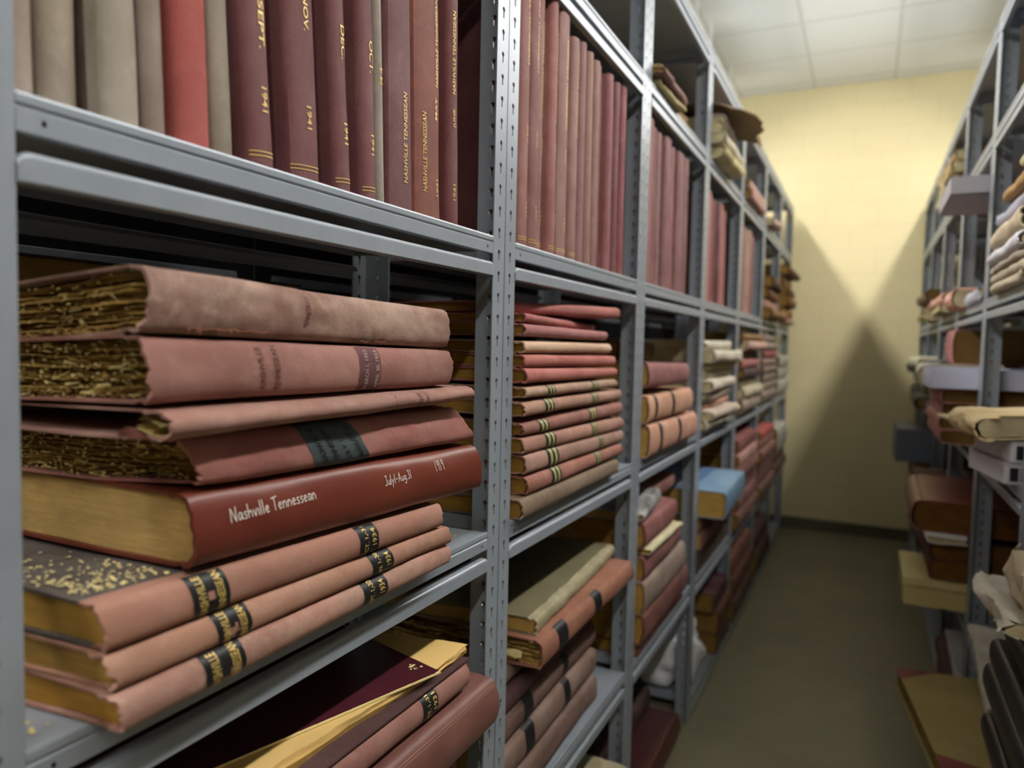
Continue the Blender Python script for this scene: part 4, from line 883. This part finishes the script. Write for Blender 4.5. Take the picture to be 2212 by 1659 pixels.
# ------------------------------------------------------------------ right-hand rack
RB1, RB2, RB3 = 'nearest right bay', 'second right bay', 'third right bay'
def rb(nm, lab, cat, x0, ya, x1, yb, zb, T, W, rgb, group=None, **k):
    if 'pg' not in k: k['pg'] = PGPALE if nm == 'newspaper_bundle' else PGD
    return sb(nm, lab, cat, -1, x0, ya, x1, yb, zb, T, W, rgb, group, **k)
BK = [leather((34,31,30), .38, 81.0, light=(70,66,62), wear=.35), leather((28,26,26), .5, 82.0, light=(50,48,46), wear=.2)]
spec = [(.604,.074,.320,2.165),(.679,.048,.335,2.135),(.728,.078,.318,2.172),(.807,.072,.326,2.150),(.880,.056,.350,2.120),(.937,.060,.364,2.08)]
for i, (z0, T, x, ye) in enumerate(spec):
    rb('bound_newspaper', 'black bound volume, %s up the black stack at the lower right edge' % ORD[i] if i else 'black bound volume at the bottom of the stack at the lower right edge', 'book', x, ye-.60, x, ye, z0, T, .40, BK, 'black volumes stacked low on the right', nu=8, na=12, bulge=.016, seed=500+i, amp=.001)
rb('newspaper_bundle', 'crumpled whitish newspapers draped on top of the black stack, right', 'newspapers', .305,1.80,.275,2.13,.999,.05,.30,cloth((214,204,182),.5,seed=83,light=(232,226,208)),None,nu=16,bulge=.02,seed=510,amp=.016,fray=.03,crease=.008)
rb('newspaper_bundle', 'rolled yellowed newspaper standing up over the black stack, right', 'newspapers', .345,1.78,.325,1.98,1.055,.10,.22,(206,186,150),None,nu=14,bulge=.03,seed=512,amp=.014,fray=.02,crease=.006)
rb('newspaper_bundle', 'flat whitish newspapers on the lower shelf behind the black stack, right', 'newspapers', .338,2.300,.374,2.985,.6045,.030,.42,cloth((206,194,172),.6,seed=84,light=(226,220,204)),None,nu=20,bulge=.006,seed=514,amp=.004,fray=.012,crease=.004)
# document boxes with label holders
BX = plain((196,194,198), .55, .35, var=.08, scale=20, name='grey_box_board'); BXD = plain((150,148,150), .6, .3, name='grey_box_end')
def docbox(lab, z0, off):
    t = thing('document_box', lab, 'box', (.345+off, 2.315, z0), 'grey document boxes', (0, 0, math.radians(9.5)))
    V, F = [], []; rad = .02
    prof = [(0, 0)]
    P = [(.0, .0), (.34, .0), (.34, .30)] + [(rad*(1-math.cos(a))*1.0, .30+rad*math.sin(a)) for a in (math.pi/2, math.pi/4, 0.0)]
    P = [(0, .0), (.34, 0), (.34, .32), (.02, .32), (.006, .314), (0, .30)]
    n_ = len(P); V = [(x, y, z) for z in (0, .054) for x, y in P]
    F = [list(range(n_))[::-1], [n_+i for i in range(n_)]] + [[i, (i+1) % n_, n_+(i+1) % n_, n_+i] for i in range(n_)]
    o = mk('box_body', V, F, BX, t); b = o.modifiers.new('bevel', 'BEVEL'); b.width = .003; b.segments = 2
    V = [(x*1.0+dx, y+dy, z) for z in (.0545, .0575) for (x, y), (dx, dy) in zip(P, ((-.002,-.002),(.002,-.002),(.002,.002),(0,.002),(-.002,.002),(-.002,0)))]
    mk('lid', V, F, BX, t)
    boxo('label_holder', (.012, .030, -.004, -.0005, .010, .046), plain((36,36,40), .4), t)
    boxo('paper_label', (.034, .20, -.0035, -.0005, .010, .046), BXD, t)
docbox('pale grey document box with label holder, lower of two beside the right aisle', 1.2425, .0)
docbox('pale grey document box with label holder, upper of two under curled newspapers', 1.3015, .012)
rb('newspaper_bundle', 'curled yellow newspapers lying on the upper grey document box, right', 'newspapers', .300,2.30,.262,2.62,1.361,.065,.34,cloth((222,190,130),.5,seed=86,light=(240,226,186)),None,nu=20,na=14,bulge=.03,seed=520,amp=.010,fray=.03,crease=.006)
rb('newspaper_bundle', 'small torn yellow sheets sticking out beyond the grey document boxes', 'newspapers', .262,2.66,.245,2.90,1.368,.016,.20,cloth((226,206,150),.5,seed=87,light=(240,230,196)),None,nu=14,bulge=.01,seed=522,amp=.006,fray=.03,crease=.004)
boxo_t = rb('bound_newspaper', 'brown volume beneath the torn yellow sheets, nearest right bay', 'book', .40,2.68,.40,3.08,1.2425,.12,.40,(96,70,48),None,nu=6,seed=523)
# folded papers, eye level, nearest right bay
fz = S1+.0015
for i, (T, rgb, ds, x, ye, soft) in enumerate([(.030,(196,182,150),'cream folded papers',.366,2.88,1),(.030,(190,174,144),'tan folded papers',.368,2.86,1),(.026,(170,156,134),'grey-brown folded papers',.362,2.88,1),(.044,(232,230,236),'white folded papers',.360,2.85,1),(.060,(216,196,158),'tan padded bundle of papers',.362,2.83,1),(.050,(176,174,190),'lavender grey folder',.372,2.78,1),(.028,(60,46,40),'dark brown volume',.395,2.80,0),(.036,(204,158,84),'golden yellow papers',.376,2.76,1),(.040,(40,32,32),'black volume',.42,2.7,0)]):
    rb('newspaper_bundle' if soft else 'bound_newspaper', '%s, %s in the slanting pile, nearest right bay' % (ds, 'lowest' if i == 0 else ORD[i]+' up'), 'newspapers' if soft else 'book', x,2.292,x,ye,fz,T,.38,rgb,'papers piled at eye level on the right',nu=12,bulge=T*.4,seed=530+i,amp=.005,fray=.014,crease=.003)
    fz += T+.001
rb('bound_newspaper', 'dark volume with pale edge topping the slanting pile, nearest right bay', 'book', .385,2.292,.400,2.66,fz+.012,.035,.34,[plain((206,196,150)), plain((50,30,28))],None,nu=6,seed=545)
# second right bay
fz = pile(-1, RB2, 'middle', 3.22, 3.86, 1.2425, [(.052,(196,132,114),'salmon pink volume',0),(.05,(190,126,112),'salmon pink volume',0),(.05,(184,124,110),'dusty pink volume',0),(.05,(198,130,110),'salmon pink volume',0)], x=.275, W=.42, jx=.006)
def tray(name, lab, dims, mat, wall=.003, rz=0.0, lid=False):
    x0, x1, y0, y1, z0, h = dims; t = thing(name, lab, 'box', (x0, y0, z0), None, (0, 0, rz))
    X, Y = x1-x0, y1-y0
    V, F = [], []
    if lid: boxv(0, X, 0, Y, h-wall, h, V, F)
    else: boxv(0, X, 0, Y, 0, wall, V, F)
    mk('base_panel', V, F, mat, t)
    for nm_, d in (('side_wall', (0, wall, 0, Y, 0, h)), ('side_wall', (X-wall, X, 0, Y, 0, h)), ('end_wall', (wall, X-wall, 0, wall, 0, h)), ('end_wall', (wall, X-wall, Y-wall, Y, 0, h))):
        V, F = [], []; boxv(*d, V, F); mk(nm_, V, F, mat, t)
    return t
tray('shallow_box', 'shallow lavender-grey box lying across the pink volumes, second right bay', (.222,.800,3.20,3.60,1.4515,.078), plain((186,188,206), .5, .4, name='lavender_board'))
rb('newspaper_bundle', 'cream folded papers hanging beside the lavender-grey box, second right bay', 'newspapers', .215,3.62,.225,3.80,1.4525,.085,.30,(210,206,176),None,nu=8,bulge=.02,seed=551,amp=.006)
rb('bound_newspaper', 'small rose volume on top of the lavender-grey box, second right bay', 'book', .34,3.66,.34,3.98,1.5405,.15,.3,(176,106,100),None,nu=5,seed=552)
fz = pile(-1, RB2, 'eye-level rear', 3.22, 3.98, S1+.0015, [(.08,(60,44,36),'dark brown volume',0),(.08,(52,40,34),'dark brown volume',0),(.08,(58,44,38),'dark brown volume',0),(.07,(50,38,32),'dark brown volume',0),(.08,(56,42,36),'dark brown volume',0)], x=.52, W=.33)
tray('box_lid', 'shallow grey box lid jutting into the aisle high in the second right bay', (.256,.62,3.205,3.70,S1+.0015+.396,.066), plain((158,154,158), .55, .3, name='grey_lid_board'))
rb('newspaper_bundle', 'peach folded papers at eye level, second right bay', 'newspapers', .345,3.70,.350,4.0,1.7855,.085,.16,(222,160,134),None,nu=10,bulge=.03,seed=555,amp=.008,fray=.02)
rb('newspaper_bundle', 'lavender white papers at eye level beside the near post, second right bay', 'newspapers', .375,3.20,.378,3.62,1.7855,.05,.13,(196,196,206),None,nu=10,bulge=.015,seed=556,amp=.006,fray=.02)
# lower shelf: beige box, dark stack, white sheet, big red-brown volume
t = tray('document_box', 'small beige box jutting out low over the aisle floor, second right bay', (.170,.50,3.205,3.62,.6045,.075), plain((190,172,116), .6, .3, name='beige_board'), lid=True)
boxo('lid', (-.004, .334, -.004, .419, .0765, .105), plain((198,182,126), .6, .3, name='beige_lid'), t)
fz = .7125
for i, (T, rgb) in enumerate([(.075,(104,66,40)),(.078,(92,54,38))]): rb('bound_newspaper', '%s brown volume stacked under the big red-brown one, second right bay' % ('lower' if i == 0 else 'upper'), 'book', .262,3.225,.262,3.86,fz,T,.40,rgb,'brown volumes under the red-brown one',nu=8,seed=560+i,bulge=.012,pg=pages((126,84,34),(60,38,12),60.0+i,.7,150)); fz += T+.001
rb('newspaper_bundle', 'white folded sheet poking out under the big red-brown volume, right', 'newspapers', .236,3.165,.240,3.46,fz,.028,.135,cloth((236,234,228),.2,seed=88),None,nu=10,bulge=.006,seed=565,amp=.004,fray=.01)
fz += .0295
B = rb('bound_newspaper', 'big red-brown leather volume with broad rounded spine facing the aisle, right', 'book', .215,3.225,.225,3.88,fz,.119,.42,[leather((146,92,78), .38, 91.0, light=(176,130,112), wear=.5), leather((134,62,52), .45, 92.0, wear=.3)],None,nu=14,na=16,bulge=.035,seed=568,pg=pages((128,84,36),(60,38,12),63.0,.7,150))
# yellow folio on the bottom level
root = thing('folio', 'large yellow paper-covered folio with red leather corners jutting over the floor, lower right', 'book', (.40,2.72,.331))
rz = math.atan2(.096, .694)
LY = cloth((176,152,84), .35, .7, 95.0, light=(186,166,114)); RC = leather((130,52,40), .5, 96.0, wear=.4)
def fol(P): 
    c, s_ = math.cos(-rz), math.sin(-rz); o_ = []
    for a, b in P: o_.append((.247-.40 + a*math.cos(rz) - (-b)*0 + (-b)*math.sin(rz)*1.0*1.0, 2.373-2.72 + b*math.cos(rz) + a*math.sin(rz)*1.0))
    return o_
def fq(a, b): return (.247-.40 + a*math.cos(rz) - b*math.sin(rz), 2.373-2.72 + b*math.cos(rz) + a*math.sin(rz))
slabpoly('lower_board', [fq(0,0), fq(.52,0), fq(.52,.70), fq(0,.70)], 0, .004, LY, root)
slabpoly('page_block', [fq(.008,.006), fq(.51,.006), fq(.51,.694), fq(.008,.694)], .0042, .0625, pages((150,124,60), (84,60,20), 97.0, .5, 200), root)
slabpoly('upper_board', [fq(0,0), fq(.52,0), fq(.52,.70), fq(0,.70)], .0627, .0670, LY, root)
slabpoly('leather_corner', [fq(-.0006,.701), fq(.135,.701), fq(-.0006,.60)], .0669, .0676, RC, root)
slabpoly('leather_corner', [fq(-.0006,-.001), fq(.22,-.001), fq(-.0006,.085)], .0669, .0676, RC, root)
pile(-1, RB1, 'bottom', 2.30, 3.10, .0815, [(.1235,(80,56,40),'dark brown volume',0),(.1235,(72,50,38),'dark brown volume',0)], x=.40)
pile(-1, RB2, 'bottom', 3.22, 3.9, .0815, [(.10,(120,84,70),'brown volume',0),(.09,(112,76,64),'brown-pink volume',0),(.03,(214,212,206),'white folded sheet',1)], x=.37)
# further right bays
pile(-1, RB2, 'top storage', 3.25, 3.95, S0+.0015, [(.12,(190,186,196),'pale lavender box',0),(.06,(176,132,84),'orange-brown papers',1)], x=.50, W=.34)
pile(-1, RB3, 'top storage', 4.12, 4.85, S0+.0015, [(.07,(206,196,150),'cream papers',1),(.06,(196,170,110),'yellow papers',1),(.05,(190,160,100),'yellow papers',1)], x=.345, W=.4)
pile(-1, RB3, 'eye-level', 4.12, 4.85, S1+.0015, [(.04,(206,192,130),'yellow folded papers',1),(.06,(220,160,136),'peach papers',1)], x=.34, W=.36, jx=.02)
pile(-1, RB3, 'middle', 4.12, 4.82, S2+.0015, [(.07,(70,68,62),'dark grey volume',0),(.06,(96,92,80),'grey papers',1),(.06,(178,112,104),'rose volume',0),(.05,(150,110,92),'brown papers',1),(.06,(84,82,76),'grey folder papers',1)], x=.345, jx=.02)
pile(-1, RB3, 'lower', 4.12, 4.82, .6045, [(.09,(104,72,54),'brown volume',0),(.08,(96,62,46),'brown volume',0),(.08,(120,84,64),'brown-pink volume',0),(.07,(110,76,58),'brown volume',0)], x=.30, jx=.03)
pile(-1, 'fourth right bay', 'eye-level', 5.03, 5.75, S1+.0015, [(.05,(196,180,120),'yellow papers',1),(.06,(150,120,84),'brown papers',1),(.07,(120,96,70),'brown papers',1)], x=.33, W=.36, jx=.03)
pile(-1, 'fourth right bay', 'middle', 5.03, 5.75, S2+.0015, [(.08,(84,80,70),'grey papers',1),(.08,(96,92,80),'grey papers',1),(.08,(90,88,78),'grey papers',1),(.07,(200,194,160),'cream papers',1)], x=.33, jx=.03)
t = tray('document_box', 'blue-grey box jutting furthest into the aisle at the far right', (.185,.50,5.05,5.60,.915,.20), plain((96,104,116), .5, .4, name='blue_grey_board'), lid=True)
pile(-1, 'fourth right bay', 'lower', 5.03, 5.75, .6045, [(.10,(96,66,48),'brown volume',0),(.10,(90,60,44),'brown volume',0),(.10,(110,74,52),'brown volume',0)], x=.33, jx=.02)
pile(-1, 'fifth right bay', 'middle', 5.95, 6.7, S2+.0015, [(.09,(90,86,76),'grey papers',1),(.09,(80,78,70),'grey papers',1),(.09,(96,90,78),'grey papers',1)], x=.35, jx=.02)
pile(-1, 'fifth right bay', 'lower', 5.95, 6.7, .6045, [(.12,(80,60,46),'dark brown volume',0),(.12,(84,60,44),'dark brown volume',0)], x=.36, jx=.02)
# ------------------------------------------------------------------ backing row, nearest bay and across the next aisle
for i in range(4):  # stack added to keep the gap behind the nearest bay dark
    sb('bound_newspaper', 'added dark volume, %s up the stack darkening the rear rack behind the nearest bay' % ORD[i], 'book', -1, -1.22, .36, -1.22, .96+.02*i, S2+.0015+i*.112, .11, .30, (70,52,46), 'dark volumes added on the rear rack', nu=4, seed=700+i)
for i in range(7):
    stand_book('bound_newspaper', 'rose-brown volume, %s standing on the rack across the next aisle' % ORD[i], 'book', -2.575, 1.36+i*.052, 1.405+i*.052, S1+.0005, .5, .28, .0, cloth((150,96,88)), side=1, nu=4, na=6, group='volumes across the next aisle')
